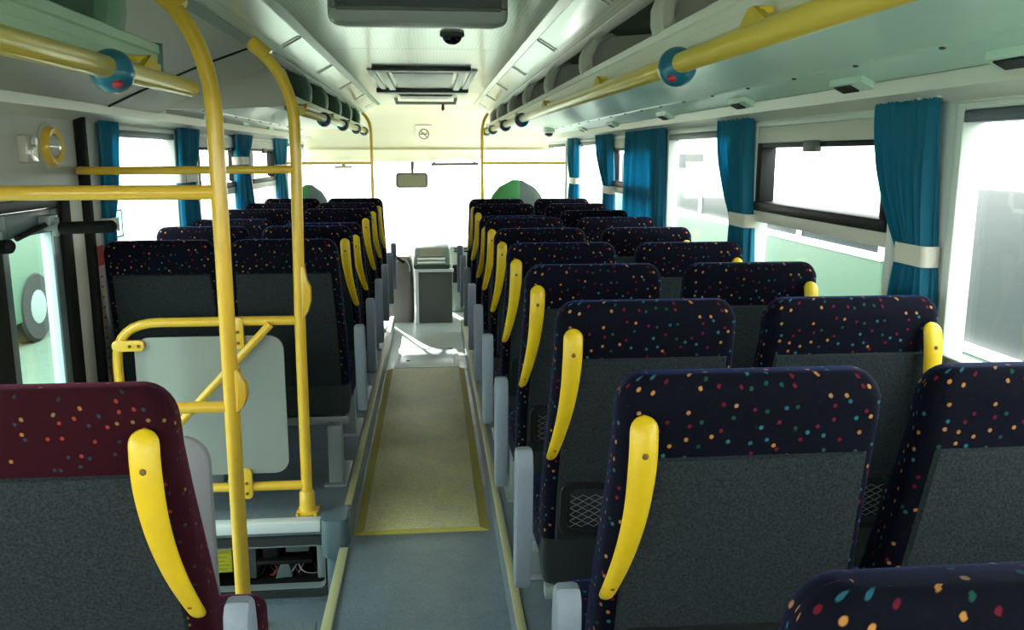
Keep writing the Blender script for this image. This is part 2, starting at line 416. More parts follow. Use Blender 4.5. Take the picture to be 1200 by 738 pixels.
# bare roof panel over the door, between the two racks
gp = MB()
prof = [(-.735, H(.447)), (-.95, H(.37)), (-1.2, H(.265)), (-1.34, H(.20)), (-1.33, H(.22)), (-1.2, H(.285)), (-.94, H(.39)), (-.73, H(.465))]
gp.prism(prof, 'y', 2.39, 3.80); gp.prism(prof, 'y', 3.825, 4.49)
struct('ceiling_panel', gp, M['gap_panel'])
struct('trim_10', MB().prism([(-.735, H(.442)), (-.95, H(.365)), (-1.2, H(.260)), (-1.34, H(.195)), (-1.33, H(.21)), (-1.2, H(.275)), (-.94, H(.38)), (-.73, H(.458))], 'y', 3.80, 3.825), M['rubber'])

# side walls: lower panel, top band, pillars
ZS, ZT = H(-.56), H(.13)      # sill and head of the windows
def side_wall(name, x, sgn, pillars, gaps, m):
    mb = MB(); a, b = (x, x + sgn * 0.06)
    x0, x1 = min(a, b), max(a, b)
    for y0, y1 in gaps: mb.box(x0, x1, y0, y1, -0.05 if sgn > 0 else -0.3, ZS)
    mb.box(x0, x1, Y0, Y1, ZT, H(.22))
    for y0, y1 in pillars: mb.box(x0, x1, y0, y1, ZS - 0.001, ZT + 0.001)
    return struct(name, mb, m)
side_wall('wall_right', XR, 1, [(Y0, -1.45), (0.15, 0.3), (2.14, 2.40), (3.53, 3.75), (4.88, 5.05), (6.5, 6.7), (8.0, 8.65)], [(Y0, Y1)], M['pillar'])
side_wall('wall_left', XL, -1, [(Y0, -1.45), (0.15, 0.35), (1.85, 1.95), (3.65, 3.98), (5.02, 5.42), (6.6, 7.02), (8.1, 8.75)], [(Y0, 1.95), (3.65, Y1)], M['wall_left'])
# rear wall behind the photographer
struct('wall_rear', MB().box(XL - .06, XR + .06, Y0 - .06, Y0, -.3, H(-.45)).box(XL - .06, XR + .06, Y0 - .06, Y0, H(.30), H(.56))
       .box(XL - .06, -1.15, Y0 - .06, Y0, H(-.45), H(.30)).box(1.08, XR + .06, Y0 - .06, Y0, H(-.45), H(.30)), M['wall'])
struct('window_15', MB().box(-1.16, 1.09, Y0 - .035, Y0 - .029, H(-.46), H(.31)), M['glass'])
# pelmet bands above the windows
along('trim_11', [(1.295, H(.205)), (1.30, H(.165)), (1.36, H(.135)), (1.38, H(.21))], Y0, 10.0, M['fascia'])
along('trim_12', [(-1.345, H(.205)), (-1.35, H(.165)), (-1.43, H(.135)), (-1.45, H(.21))], Y0, 10.0, M['fascia'])

def window(n, x, sgn, y0, y1, hopper):
    """frame profile all round, a pane, and for the hopper type an upper opening light with a thick transom"""
    x0 = x - sgn * 0.012; x1 = x + sgn * 0.05
    a, b = min(x0, x1), max(x0, x1)
    g = x + sgn * 0.03
    fr = MB(); w = 0.035
    fr.box(a, b, y0, y0 + w, ZS, ZT, .005).box(a, b, y1 - w, y1, ZS, ZT, .005).box(a, b, y0 + w, y1 - w, ZS, ZS + w, .005).box(a, b, y0 + w, y1 - w, ZT - .02, ZT, .005)
    root = struct('window_%d' % n, fr, M['pillar'])
    if hopper:
        hp = MB(); zu, zl = H(.045), H(-.19)
        hp.box(a, b, y0 + w, y1 - w, zu, ZT - .02, .004)
        hp.box(a, b, y0 + w, y1 - w, H(-.275), zl - .04, .004)
        struct('transom', hp, M['wall'], root)
        rb = MB(); x2 = x - sgn * 0.02; c, d = min(x2, x1), max(x2, x1)
        rb.box(c, d, y0 + w, y1 - w, zl - .04, zl, .008)
        rb.box(a, b, y0 + w, y0 + w + .05, zl, zu, .004).box(a, b, y1 - w - .05, y1 - w, zl, zu, .004).box(a, b, y0 + w + .05, y1 - w - .05, zu - .018, zu, .004)
        struct('sash', rb, M['black'], root, 'black rubber sash of the opening light')
        lt = MB(); ym = (y0 + y1) / 2
        lt.box(x - sgn * .03, x - sgn * .005, ym - .05, ym + .05, zu - .035, zu + .004, .004)
        struct('latch', lt, M['dgrey'], root, 'dark window latch')
    else:
        rb = MB(); rb.box(a, b, y0 + w, y1 - w, ZT - .05, ZT - .02, .003)
        struct('blind_rail', rb, M['bluedark'], root, 'dark strip along the head of the pane')
    struct('pane', MB().box(g - .003, g + .003, y0 + .01, y1 - .01, ZS + .01, ZT - .005), M['glass'], root)
    return root
for n, (y0, y1, hp) in enumerate([(0.30, 2.14, False), (2.40, 3.53, True), (3.75, 4.88, False), (5.05, 6.5, True), (6.7, 8.0, False), (8.65, 9.95, False)]):
    window(n + 1, XR, 1, y0, y1, hp)
for n, (y0, y1, hp) in enumerate([(3.98, 5.02, False), (5.42, 6.6, True), (7.02, 8.1, True), (8.75, 9.95, False), (-1.45, 0.15, False), (0.35, 1.85, False)]):
    window(n + 7, XL, -1, y0, y1, hp)
window(14, XR, 1, -1.45, 0.15, False)

# windscreen end
fh = MB()
fh.prism([(9.55, H(.55)), (9.72, H(.50)), (9.86, H(.40)), (9.95, H(.25)), (10.03, H(.10)), (10.10, H(-.03)), (10.16, H(-.085)), (10.26, H(-.085)), (10.26, H(.58)), (9.55, H(.58))], 'x', XL - .05, XR + .05)
struct('wall_front', fh, M['cream'])
struct('trim_13', MB().box(XL, XR, 10.02, 10.06, H(.045), H(.06), .006), M['cream'])
lf = MB(); lf.box(XL - .05, XR + .05, 10.16, 10.24, -.06, H(-1.18)).box(XL - .05, XL + .06, 10.1, 10.24, H(-1.2), H(-.08)).box(XR - .06, XR + .05, 10.1, 10.24, H(-1.2), H(-.08))
struct('wall_dash', lf, M['white'])
struct('window_12', MB().box(XL + .06, XR - .06, 10.19, 10.2, H(-1.18), H(-.085)), M['glass'])

# ------------------------------------------------------------------ the near door
dl = MB()
dl.box(XL - .06, XL, 1.95, 3.65, H(-.155), H(.13))
struct('wall_doorhead', dl, M['wall_left'])
struct('trim_14', MB().box(XL - .03, XL + .012, 1.95, 3.53, H(-.195), H(-.155), .004), M['black'])
M['stile'] = plain('steel_blue_door_frame', (.11, .155, .17), .4)
def leaf(n, y0, y1):
    z0, z1 = WELL + .03, H(-.20)
    f = MB(); w = .07
    f.box(XL - .035, XL + .005, y0, y0 + w, z0, z1, .006).box(XL - .035, XL + .005, y1 - w, y1, z0, z1, .006)
    f.box(XL - .035, XL + .005, y0 + w, y1 - w, z1 - .085, z1, .006).box(XL - .035, XL + .005, y0 + w, y1 - w, z0, z0 + .12, .006)
    r = struct('door_%d' % n, f, M['stile'])
    struct('pane', MB().box(XL - .018, XL - .012, y0 + w - .01, y1 - w + .01, z0 + .11, z1 - .075), M['doorglass'], r)
    e = MB(); e.box(XL - .03, XL + .010, y1 - w - .02, y1 - w, z0 + .12, z1 - .085, .003)
    struct('glass_edge', e, plain('pale_blue_seal', (0.45, 0.60, 0.66), .3), r, 'pale blue seal beside the glass')
    return r
leaf(1, 2.95, 3.43); leaf(2, 1.98, 2.80)
struct('trim_15', MB().box(XL - .04, XL + .02, 3.43, 3.515, WELL, H(-.155), .008).box(XL - .04, XL + .02, 2.80, 2.95, WELL, H(-.155), .008), M['rubber'])
struct('trim_16', MB().box(XL - .035, XL + .012, 3.515, 3.65, WELL, H(-.155), .008), M['wall'])
solo('door_post', MB().prism(rrect(-1.43, -1.392, 3.655, 3.70, .012), 'z', PLAT, H(.175), bevel=.003), M['rubber'],
     'black rubber-clad upright post beside the door', 'post')
# folding door operating arms with foam pads
def door_arm(y, x0, x1, z, label):
    t = thing('door_actuator', label, 'door mechanism', (XL, y, z), 'padded door arms')
    part('foam_pad', MB().tube([(x0, y, z), (x0 + .006, y, z), (x1 - .01, y - .02, z + .006), (x1, y - .021, z + .006)], [.016, .023, .023, .015], 16), M['rubber'], t)
    part('pivot', MB().box(XL + .006, x0, y - .014, y + .014, z - .010, z + .014, .004).box(XL + .006, XL + .05, y - .05, y + .02, z + .012, z + .05, .006).lathe([(.010, -.03), (.013, -.026), (.013, .036), (.010, .04)], (x0 - .012, y, z), 'z', 12), M['leg_grey'], t, 'bare metal pivot')
    part('link_rod', MB().tube([(XL + .03, y - .02, z + .02), (XL + .02, y - .25, z - .015)], .010, 10), M['black'], t)
door_arm(3.30, -1.372, -1.165, H(-.267), 'black foam padded door arm reaching from the door to the black post')
door_arm(2.88, -1.40, -1.335, H(-.295), 'short black foam padded door arm nearer the red seat, cut by the picture edge')
# wall fittings over the door
lp = thing('round_lamp', 'round yellow-rimmed lamp on the grey panel above the door', 'lamp', (XL, 3.40, H(.03)))
part('rim', MB().lathe([(.072, 0), (.074, .02), (.066, .036), (.046, .030), (.046, .0)], (XL, 3.40, H(.03)), 'x', 28), M['pole'], lp)
part('lens', MB().lathe([(.046, .0), (.046, .022), (.035, .038), (.015, .046)], (XL, 3.40, H(.03)), 'x', 24), M['lampglass'], lp)
part('backplate', MB().lathe([(.088, 0), (.088, .006), (.074, .010), (.05, .010)], (XL, 3.40, H(.03)), 'x', 28), M['wall_left'], lp)
bx = thing('valve_box', 'small clear plastic emergency valve cover above the door', 'box', (XL, 3.21, H(.02)))
part('cover', MB().prism(rrect(3.17, 3.26, H(-.03), H(.068), .01), 'x', XL - .002, XL + .03, bevel=.004), M['clear'], bx)
part('valve_knob', MB().lathe([(.016, 0), (.018, .006), (.012, .014)], (XL + .03, 3.215, H(.045)), 'x', 14), M['lampglass'], bx)
solo('height_chart', MB().box(XL - .002, XL + .006, 3.775, 3.84, H(-.98), H(-.40)).box(XL + .0065, XL + .0075, 3.775, 3.84, H(-.47), H(-.385), mi=1)
     .add(*[[(XL + .0078, 3.775 + a * 0.065, H(-.52 - .045 * k) + b * .007) for k in range(10) for a, b in ((.1, 0), (.55, 0), (.55, 1), (.1, 1))], [[4 * k, 4 * k + 1, 4 * k + 2, 4 * k + 3] for k in range(10)]], mi=2),
     [M['pinktape'], M['redtape'], M['dgrey']], 'narrow pink height chart strip with red top beside the door', 'height chart')

# ------------------------------------------------------------------ luggage racks
def rack(side, y0, y1, label, fascia, dividers, under, backm, ys, aft_panel, dh=0.0):
    """side +1 right, -1 left. X positions mirror about x = -0.045"""
    def X(v): return v if side > 0 else -0.09 - v
    def P(prof): return [(X(a), b) for a, b in prof]
    t = thing('luggage_rack', label, 'luggage rack', (X(.62), y0, H(.25)))
    part('shelf', MB().prism(P([(.63, H(.238) + dh), (.9, H(.262)), (1.1, H(.268)), (1.20, H(.255)), (1.20, H(.275)), (1.1, H(.288)), (.9, H(.282)), (.63, H(.262) + dh)]), 'y', y0, y1), under, t)
    part('service_panel', MB().prism(P([(1.20, H(.256)), (1.298, H(.207)), (1.31, H(.222)), (1.21, H(.275))]), 'y', y0, y1)
         .prism(P([(1.196, H(.262)), (1.205, H(.247)), (1.212, H(.25)), (1.206, H(.264))]), 'y', y0, y1), under, t)
    f = MB()
    f.prism(P([(a_, b_ + dh) for a_, b_ in [(.612, H(.236)), (.603, H(.246)), (.602, H(.268)), (.610, H(.272)), (.608, H(.292)), (.602, H(.296)), (.604, H(.316)), (.614, H(.322)), (.632, H(.318)), (.64, H(.30)), (.64, H(.245)), (.63, H(.236))]]), 'y', y0, y1)
    part('fascia', f, fascia, t)
    for y in ys:
        d = MB(); w = .11
        pts = [(.617, .30 + dh), (.606, .34 + dh * .6), (.606, .38), (.62, .415), (.645, .445), (.70, .465)]
        rings = []
        for a, h in pts:
            rings.append([(X(a), y - w / 2, H(h)), (X(a - .010), y - w / 2 + .02, H(h)), (X(a - .010), y + w / 2 - .02, H(h)), (X(a), y + w / 2, H(h)), (X(a + .03), y + w / 2, H(h - .006)), (X(a + .03), y - w / 2, H(h - .006))])
        d.loft(rings)
        d.prism(P([(.64, H(.27)), (.63, H(.34)), (.64, H(.40)), (.70, H(.455)), (1.0, H(.48)), (1.25, H(.42)), (1.28, H(.28))]), 'y', y - .008, y + .008)
        part('divider', d, dividers, t)
    bl = MB(); bl.prism(P([(1.28, H(.27)), (1.27, H(.40)), (1.0, H(.48)), (1.0, H(.488)), (1.29, H(.42)), (1.295, H(.27))]), 'y', y0, y1)
    part('lining', bl, backm, t)
    if aft_panel:
        e = MB(); y = y0 if aft_panel < 0 else y1
        e.prism(P([(.635, H(.24)), (.60, H(.25)), (.602, H(.34)), (.63, H(.42)), (.70, H(.452)), (1.0, H(.40)), (1.27, H(.25)), (1.2, H(.22)), (1.0, H(.22))]), 'y', y - .02, y + .02, bevel=.008)
        part('end_panel', e, M['gap_panel'], t)
    else:
        e = MB(); e.prism(P([(.60, H(.234) + dh), (.598, H(.322) + dh), (.632, H(.326) + dh), (.646, H(.30) + dh), (.646, H(.234) + dh)]), 'y', y1 - .004, y1 + .012, bevel=.003)
        part('end_cap', e, M['trim_dark'], t)
    # seam bolts along the service panel
    b = MB()
    y = y0 + .25
    while y < y1 - .1:
        b.lathe([(.008, 0), (.009, -.003), (.005, -.006)], (X(1.205), y, H(.249)), 'z', 8); y += .42
    part('bolt', b, M['dgrey'], t)['kind'] = 'stuff'
    return t
rack(1, -1.2, 9.35, 'long warm grey luggage rack over the seats opposite the door', M['fascia'], M['divider'], M['under'], M['rackback'],
     [1.15, 2.33, 3.47, 4.55, 5.63, 6.75, 7.87, 8.8], 0)
rack(-1, -1.2, 2.37, 'mint green luggage rack above the maroon seat, ending before the door', M['fascia_green'], M['divider_green'], plain('grey_white_underside', (.60, .60, .54), .35), M['rackback'], [.75, 2.08], 0, -.04)
rack(-1, 4.5, 9.35, 'green luggage rack ahead of the door, closed by a rounded grey end panel', M['fascia_green'], M['divider_green'], M['fascia'], plain('green_rack_lining', (.10, .20, .13), .7), [5.2, 6.0, 6.9, 7.8, 8.7], -1, -.02)

def rail(x, y0, y1, balls, brk, label, sgn, h=.205):
    def hz(y): return H(h + .004 * (y - 2))
    t = thing('overhead_rail', label, 'handrail', (x, y0, hz(y0)), 'overhead handrails')
    r = .023
    part('bar', MB().tube([(x, y0, hz(y0)), (x, y0 + .008, hz(y0)), (x, y1 - .008, hz(y1)), (x, y1, hz(y1))], [r * .8, r, r, r * .8], 18), M['rail'], t)
    for y in brk:
        b = MB(); z = hz(y)
        b.prism([(y - .075, z + .016), (y + .075, z + .016), (y + .02, z + .05), (y - .005, z + .052)], 'x', x - .007, x + .007, bevel=0)
        b.box(min(x, x + sgn * .05), max(x, x + sgn * .026), y - .02, y + .03, z + .038, z + .05, .003)
        part('bracket', b, M['yellow_plastic'], t, 'yellow bracket under the rack')
    for y in balls:
        z = hz(y) - .006
        part('rail_ball', MB().ball((x, y, z), .045, 22, 14).ball((x - sgn * .018, y - .027, z - .027), .0125, 12, 8, mi=1, sc=(1, .8, .8)), [M['blue'], M['red']], t, 'teal ball with a red spot threaded on the rail')
    return t
rail(.57, -.8, 8.95, [2.0, 5.45, 6.65, 8.0, 8.88], [1.52, 2.95, 4.36, 5.8, 7.2, 8.5], 'yellow overhead rail with teal balls under the warm grey rack', 1)
rail(-.655, -.8, 2.50, [1.90], [.9, 2.15], 'yellow overhead rail with one teal ball above the maroon seat', -1, .176)
rail(-.655, 4.55, 8.95, [5.5, 6.65, 7.85, 8.75], [4.75, 6.0, 7.2], 'yellow overhead rail with teal balls under the green rack ahead of the door', -1)

# ceiling lights in the coves
def strip(n, side, y0, y1, label):
    if side > 0: pr = [(.500, H(.523)), (.578, H(.477)), (.582, H(.484)), (.504, H(.530))]
    else: pr = [(-.575, H(.523)), (-.657, H(.477)), (-.661, H(.484)), (-.579, H(.530))]
    t = thing('ceiling_light', label, 'ceiling light', (pr[0][0], y0, pr[0][1]), 'light strips in the ceiling coves')
    part('diffuser', MB().prism(pr, 'y', y0 + .01, y1 - .01), M['diffuser'], t)
    for y in (y0, y1 - .01): part('end_clip', MB().prism([(a + (.002 if side > 0 else -.002), b - .006) for a, b in pr], 'y', y, y + .012), M['trim_metal'], t)
od = ['first', 'second', 'third', 'fourth', 'fifth', 'sixth', 'seventh', 'eighth', 'ninth', 'tenth']
for k, y in enumerate([1.6, 2.85, 4.1, 5.35, 6.6, 7.85]):
    strip(k, 1, y, y + 1.2, 'white ceiling light strip above the warm grey rack, %s from the back' % od[k])
    strip(k, -1, y, y + 1.2, 'white ceiling light strip on the door side cove, %s from the back' % od[k])

# reading-light / air outlets on the service panel
def outlet(side, y, label):
    x = 1.276 if side > 0 else -1.366
    nx, nz = (-.45 if side > 0 else .45), -.89
    t = thing('air_outlet', label, 'air outlet', (x, y, H(.222)), 'air outlets above the windows')
    def pr(w, o): 
        s = side
        return [(x - s * w, H(.207) + w * .5 - o), (x + s * w, H(.207) - w * .5 - o), (x + s * w, H(.207) - w * .5 + .012), (x - s * w, H(.207) + w * .5 + .012)]
    part('housing', MB().prism(pr(.022, .0085), 'y', y - .13, y + .07), M['under'], t)
    part('louver', MB().prism(pr(.016, .0125), 'y', y - .05, y + .05), M['black'], t)
for k, y in enumerate([1.83, 2.60, 3.55, 4.72, 6.1, 7.3]):
    outlet(1, y, 'black air outlet on a white housing above the window side seats, %s from the back' % od[k])
for k, y in enumerate([4.55, 5.5, 6.6, 7.6]):
    outlet(-1, y, 'black air outlet ahead of the door, %s from the door' % od[k])

# ------------------------------------------------------------------ seats
def make_seat(kind, label):
    """local frame: x across, seat faces +y, rear top edge at y = 0, base on the platform"""
    s = {'ar': -1, 'wr': 1, 'al': 1, 'wl': -1, 'red': 1, 'al0': 1}[kind]   # side of the grip
    fab = M['maroon'] if kind == 'red' else M['navy']
    base = Vector((0, 0, 0))
    t = thing('bus_seat', label, 'seat', base)
    def yr(z): return .165 * (1 - (z - .40) / .745) + .02 * max(0, (z - 1.0) / .145) ** 2
    rings = []
    zs = [.42, .50, .60, .72, .84, .95, 1.03, 1.075]
    def sec(z, hw, th, y0):
        pts = rrect(-hw, hw, y0, y0 + th, min(.032, th * .42), 4)
        return [(x, y, z) for x, y in pts]
    def hw(z): return .228 + .015 * min(1, max(0, (1.0 - z) / .35))
    def th(z): return .125 - .04 * max(0, min(1, (z - .6) / .45))
    for z in zs: rings.append(sec(z, hw(z), th(z), yr(z)))
    r = .062
    for k in range(1, 8):
        a = PI / 2 * k / 7; z = 1.083 + r * math.sin(a)
        ins = r * (1 - math.cos(a))
        rings.append(sec(z, hw(z) - ins * .78, max(.02, th(1.083) - ins * .95), yr(1.083) + .35 * ins - .004))
    hinge = (0, .20, .45)
    back = part('backrest', MB().loft(rings), fab, t, origin=hinge)
    # carpeted rear panel (follows the rear face)
    rp = MB(); rg = []
    zt = 1.002
    for z, o in [(.47, 0.0), (.472, .007), (.60, .008), (.75, .008), (.88, .008), (zt - .004, .007), (zt, -.001)]:
        a, b = hw(z) - (.030 if s < 0 else .022), hw(z) - (.022 if s < 0 else .030)
        y = yr(z)
        row = [(-a, y + .004), (-a + .006, y - o), (-a * .5, y - o - .003 * (o > .001)), (0, y - o - .004 * (o > .001)), (b * .5, y - o - .003 * (o > .001)), (b - .006, y - o), (b, y + .004), (b - .01, y + .012), (-a + .01, y + .012)]
        rg.append([(x, yy, z) for x, yy in row])
    rp.loft(rg)
    part('rear_panel', rp, M['carpet'], back, 'grey carpeted rear panel')
    # lower shroud
    sh = MB(); rg = []
    for z, h_, o in [(.30, .21, .045), (.33, .235, .01), (.40, .243, .0), (.472, .243, .0)]:
        y = yr(z) if z > .42 else yr(.42) + (.42 - z) * .1
        rg.append([(x, yy, z) for x, yy in rrect(-h_, h_, y - .006 + o, y + .10, .02, 3)])
    sh.loft(rg)
    part('shroud', sh, M['shroud'], back)
    # yellow grip, bowed to the rear
    if kind not in ('wl', 'al0'):
        g = MB(); rg = []; n = 34
        L = .36; zb = .724
        def hx(q): return s * (.235 - .044 * q - .010 * math.sin(PI * q))
        def bow(q): return .036 * math.sin(PI * min(1, max(0, q))) ** .8 + .004
        qs = [0, .004, .012, .025, .045, .07] + [.07 + .86 * k / 22 for k in range(1, 22)] + [.93, .95, .967, .98, .99, .997, 1]
        for q in qs:
            z = zb + q * L
            wd = .0125 + .0115 * min(1, q / .75) ** .8
            e = 1.0
            if q > .935: e = math.sqrt(max(.0, 1 - ((q - .935) / .065) ** 2))
            if q < .04: e = math.sqrt(max(.0, 1 - ((.04 - q) / .04) ** 2))
            e = max(e, .06)
            y_ = yr(z) - .006 - bow(q)
            rg.append([(hx(q) + wd * e * math.cos(2 * PI * j / 16), y_ + .0135 * max(e, .3) * math.sin(2 * PI * j / 16), z) for j in range(16)])
        g.loft(rg)
        for q in (.10, .83):
            z = zb + q * L
            g.ball((hx(q), yr(z) - .006 - bow(q) - .0125, z), .0058 if q > .5 else .004, 10, 6, mi=1, sc=(1, .45, 1))
        part('grab_handle', g, [M['yellow_plastic'], M['hole']], back, 'bowed yellow plastic grab handle')
    # magazine net on the seats opposite the door
    if kind in ('ar', 'wr'):
        nz0, nz1 = .49, .655
        f = MB()
        def ring(inset, off):
            return [(x, yr(z) - off, z) for x, z in rrect(-.205 + inset, .19 - inset, nz0 + inset, nz1 - inset, .03, 5)]
        outer, outer2, inner2, inner = ring(0, .007), ring(.003, .016), ring(.018, .016), ring(.02, .009)
        f.loft([outer, outer2, inner2, inner], True, False)
        f.add(inner, [list(range(len(inner)))], None, 0)
        # recessed backing uses the frame colour; the net is drawn as crossing cords
        p_ = part('net_pocket', f, M['pocket'], back, 'black framed magazine net')
        c = MB()
        for j in range(5):
            for ph in (0, 1):
                pts = []
                for k in range(21):
                    x = -.175 + k * .0165
                    z = nz0 + .035 + j * .020 + .0095 * math.cos(PI * k / 2.0 + PI * ph)
                    pts.append((x, yr(z) - .0125, z))
                c.tube(pts, .0012, 5)
        # the cords belong to the same pocket: one mesh, second material
        me_net = part('pocket_net', c, M['net'], back)
    # cushion
    cu = MB(); rg = []
    for y, h_, z0, z1 in [(.20, .20, .38, .45), (.22, .22, .35, .47), (.30, .236, .34, .475), (.48, .24, .34, .485), (.58, .24, .345, .49), (.62, .232, .36, .475), (.64, .21, .385, .45)]:
        rg.append([(x, y, z) for x, z in rrect(-h_, h_, z0, z1, min(.035, (z1 - z0) * .45), 4)])
    cu.loft(rg)
    part('cushion', cu, fab, t)
    # frame and pedestal
    part('frame', MB().box(-.23, .23, .19, .23, .27, .31, .005).box(-.23, .23, .48, .52, .27, .31, .005).box(-.20, -.16, .19, .52, .31, .345, .004).box(.16, .20, .19, .52, .31, .345, .004), M['leg_grey'], t)
    lx = -s * -.17 if kind[0] in 'ar' else 0
    lg = MB(); lx = .17 * s if kind[0] in 'ar' else -.15 * s
    lg.box(lx - .032, lx + .032, .13, .17, .0, .285, .006).box(lx - .026, lx + .026, .17, .26, .0, .27, .006).box(lx - .05, lx + .05, .10, .42, 0, .012, .003)
    lg.box(lx - .03, lx + .03, .17, .50, .255, .285, .005)
    part('leg', lg, M['leg_grey'], t)
    if kind[0] in 'ar':
        pf = [(.060, .40), (.040, .50), (.028, .62), (.022, .72), (.026, .752), (.042, .768), (.066, .768), (.084, .752), (.092, .71), (.098, .62), (.108, .50), (.118, .41), (.110, .375), (.080, .37)]
        part('armrest', MB().prism(pf, 'x', s * .284, s * .328, bevel=.009), M['arm_grey'], t, 'grey plastic aisle armrest')
    return t
protos = {}
def seat(kind, x, y, label, group, tilt=0, z=PLAT):
    if kind not in protos:
        t = make_seat(kind, label); protos[kind] = t; t.location = (x, y, z); t['group'] = group
        ORG[t.name] = Vector((x, y, z))
    else:
        t = dup(protos[kind], (x, y, z), label, group)
    for c in t.children:
        if c.name.startswith('backrest'): c.rotation_euler = (math.radians(tilt), 0, 0)
    return t
for k in range(10):
    y = .59 + .705 * k
    seat('ar', .528, y, 'navy spotted aisle seat opposite the door, %s row from the back' % od[k], 'seats opposite the door', 9 if k == 7 else 0)
    if k >= 1:
        seat('wr', 1.062, y, 'navy spotted seat by the windows opposite the door, %s row from the back' % od[k], 'seats opposite the door', [0, 0, 0, 0, .8, 0, 0, 1.5, 0, 0][k])
for k in range(6):
    y = 3.66 + .70 * k
    seat('al0' if k == 0 else 'al', -.632, y, 'navy spotted aisle seat ahead of the door, %s row from the grey screen' % od[k], 'seats ahead of the door', 9 if k == 2 else 0)
    seat('wl', -1.145, y, 'navy spotted window seat ahead of the door, %s row from the grey screen' % od[k], 'seats ahead of the door', 4 if k == 2 else 0)
seat('red', -.64, 1.30, 'maroon spotted seat with grey back, behind the door well', 'maroon seats')

# ------------------------------------------------------------------ curtains
def curtain(label, x, top, tie, bot, zt, zk, zb, folds, side, amp=.013):
    """top / tie / bottom: (y0, y1) spans; tie None = hangs straight"""
    mb = MB(); n = folds * 8; rows = 30
    V = []; F = []
    for r in range(rows + 1):
        q = r / rows; z = zt + (zb - zt) * q
        if tie:
            qk = (zt - zk) / (zt - zb)
            if q <= qk:
                w = (q / qk); w = w ** 1.6
                a = top[0] + (tie[0] - top[0]) * w; b = top[1] + (tie[1] - top[1]) * w
            else:
                w = (q - qk) / (1 - qk); w = math.sin(w * PI / 2) ** .8
                a = tie[0] + (bot[0] - tie[0]) * w; b = tie[1] + (bot[1] - tie[1]) * w
        else:
            a = top[0] + (bot[0] - top[0]) * q; b = top[1] + (bot[1] - top[1]) * q
        width0 = top[1] - top[0]; am = amp * (0.55 + .75 * min(1, q * 4)) * min(1.25, max(.55, width0 / max(.05, b - a)) ** .5)
        for i in range(n + 1):
            u = i / n
            ph = 2 * PI * folds * u
            dx = am * (math.sin(ph) + .35 * math.sin(2.3 * ph + 1.3 + 2 * q))
            yy = a + (b - a) * (u + .35 / (2 * PI * folds) * math.sin(2 * ph + q * 1.5))
            V.append((x + dx, yy, z + (.008 * math.sin(ph) if r == 0 else 0)))
    for r in range(rows):
        for i in range(n):
            k = r * (n + 1) + i; F.append([k, k + 1, k + n + 2, k + n + 1])
    mb.add(V, F)
    t = thing('curtain', label, 'curtain', (x, (top[0] + top[1]) / 2, zb), 'window curtains')
    c = part('drape', mb, M['curtain'], t, sharp=80)
    so = c.modifiers.new('thick', 'SOLIDIFY'); so.thickness = .003; so.offset = 0
    if tie:
        tb = MB(); a, b = tie[0] - .012, tie[1] + .012
        o = rrect(x - .030, x + .026, a, b, .02, 5); i_ = rrect(x - .026, x + .022, a + .004, b - .004, .018, 5)
        zz0, zz1 = zk - .028, zk + .028
        tb.loft([[(p[0], p[1], zz0) for p in o], [(p[0], p[1], zz1) for p in o], [(p[0], p[1], zz1) for p in i_], [(p[0], p[1], zz0) for p in i_], [(p[0], p[1], zz0) for p in o]], True, False)
        part('tieback', tb, M['tie'], t, 'cream tieback band')
    for k in range(0, folds + 1, 2):
        yy = top[0] + (top[1] - top[0]) * k / folds
        part('glider', MB().box(x - .006, x + .006, yy - .006, yy + .006, zt - .004, zt + .012, .002), M['white'], t)
    return t
XC = 1.332
curtain('teal blue curtain tied back over the wide pillar, first from the back', XC, (2.19, 2.515), (2.165, 2.30), (2.14, 2.36), H(.150), H(-.270), H(-.62), 7, 1)
curtain('teal blue curtain tied beside the red and turquoise view, second from the back', XC, (3.52, 3.95), (3.49, 3.68), (3.47, 3.72), H(.163), H(-.275), H(-.62), 7, 1)
curtain('wide blue curtain hanging loose and untied, third from the back opposite the door', XC, (4.87, 5.88), None, (4.85, 5.86), H(.168), 0, H(-.62), 15, 1)
curtain('teal blue curtain tied back, fourth from the back opposite the door', XC, (6.31, 6.97), (6.28, 6.50), (6.25, 6.62), H(.178), H(-.26), H(-.6), 8, 1)
curtain('narrow bright blue curtain by the front corner opposite the door', XC, (7.80, 8.37), (7.85, 8.1), (7.8, 8.3), H(.182), H(-.24), H(-.6), 7, 1)
XD = -1.402
curtain('dark teal curtain gathered behind the black door post', -1.410, (3.87, 4.12), (3.86, 3.94), (3.87, 3.97), H(.150), H(-.30), H(-.95), 6, -1, .008)
curtain('blue curtain tied back, second ahead of the door', XD, (5.0, 5.46), (4.96, 5.26), (4.96, 5.38), H(.152), H(-.128), H(-.6), 7, -1)
curtain('blue curtain bunched behind the yellow pole, third ahead of the door', XD, (6.40, 7.08), (6.42, 6.72), (6.35, 7.0), H(.170), H(-.045), H(-.6), 8, -1)
curtain('teal curtain in the far front corner on the door side', XD, (8.0, 8.75), (8.1, 8.4), (8.0, 8.6), H(.178), H(-.12), H(-.6), 7, -1)
# stickers on the glass
def hammer(name, x, y, z, label):
    mb = MB()
    for a, b, c, d in ((-.058, -.045, -.065, .065), (.045, .058, -.065, .065), (-.045, .045, .055, .065), (-.045, .045, -.065, -.055), (-.012, .012, -.035, .035)):
        mb.box(x, x + .002, y + a, y + b, z + c, z + d)
    solo(name, mb, M['teal'], label, 'sticker')
hammer('window_sticker', XL - .024, 4.13, H(-.315), 'teal outlined sticker on the glass just ahead of the door')
hammer('window_sticker', XR + .022, 7.0, H(-.30), 'small teal sticker on the far window opposite the door')

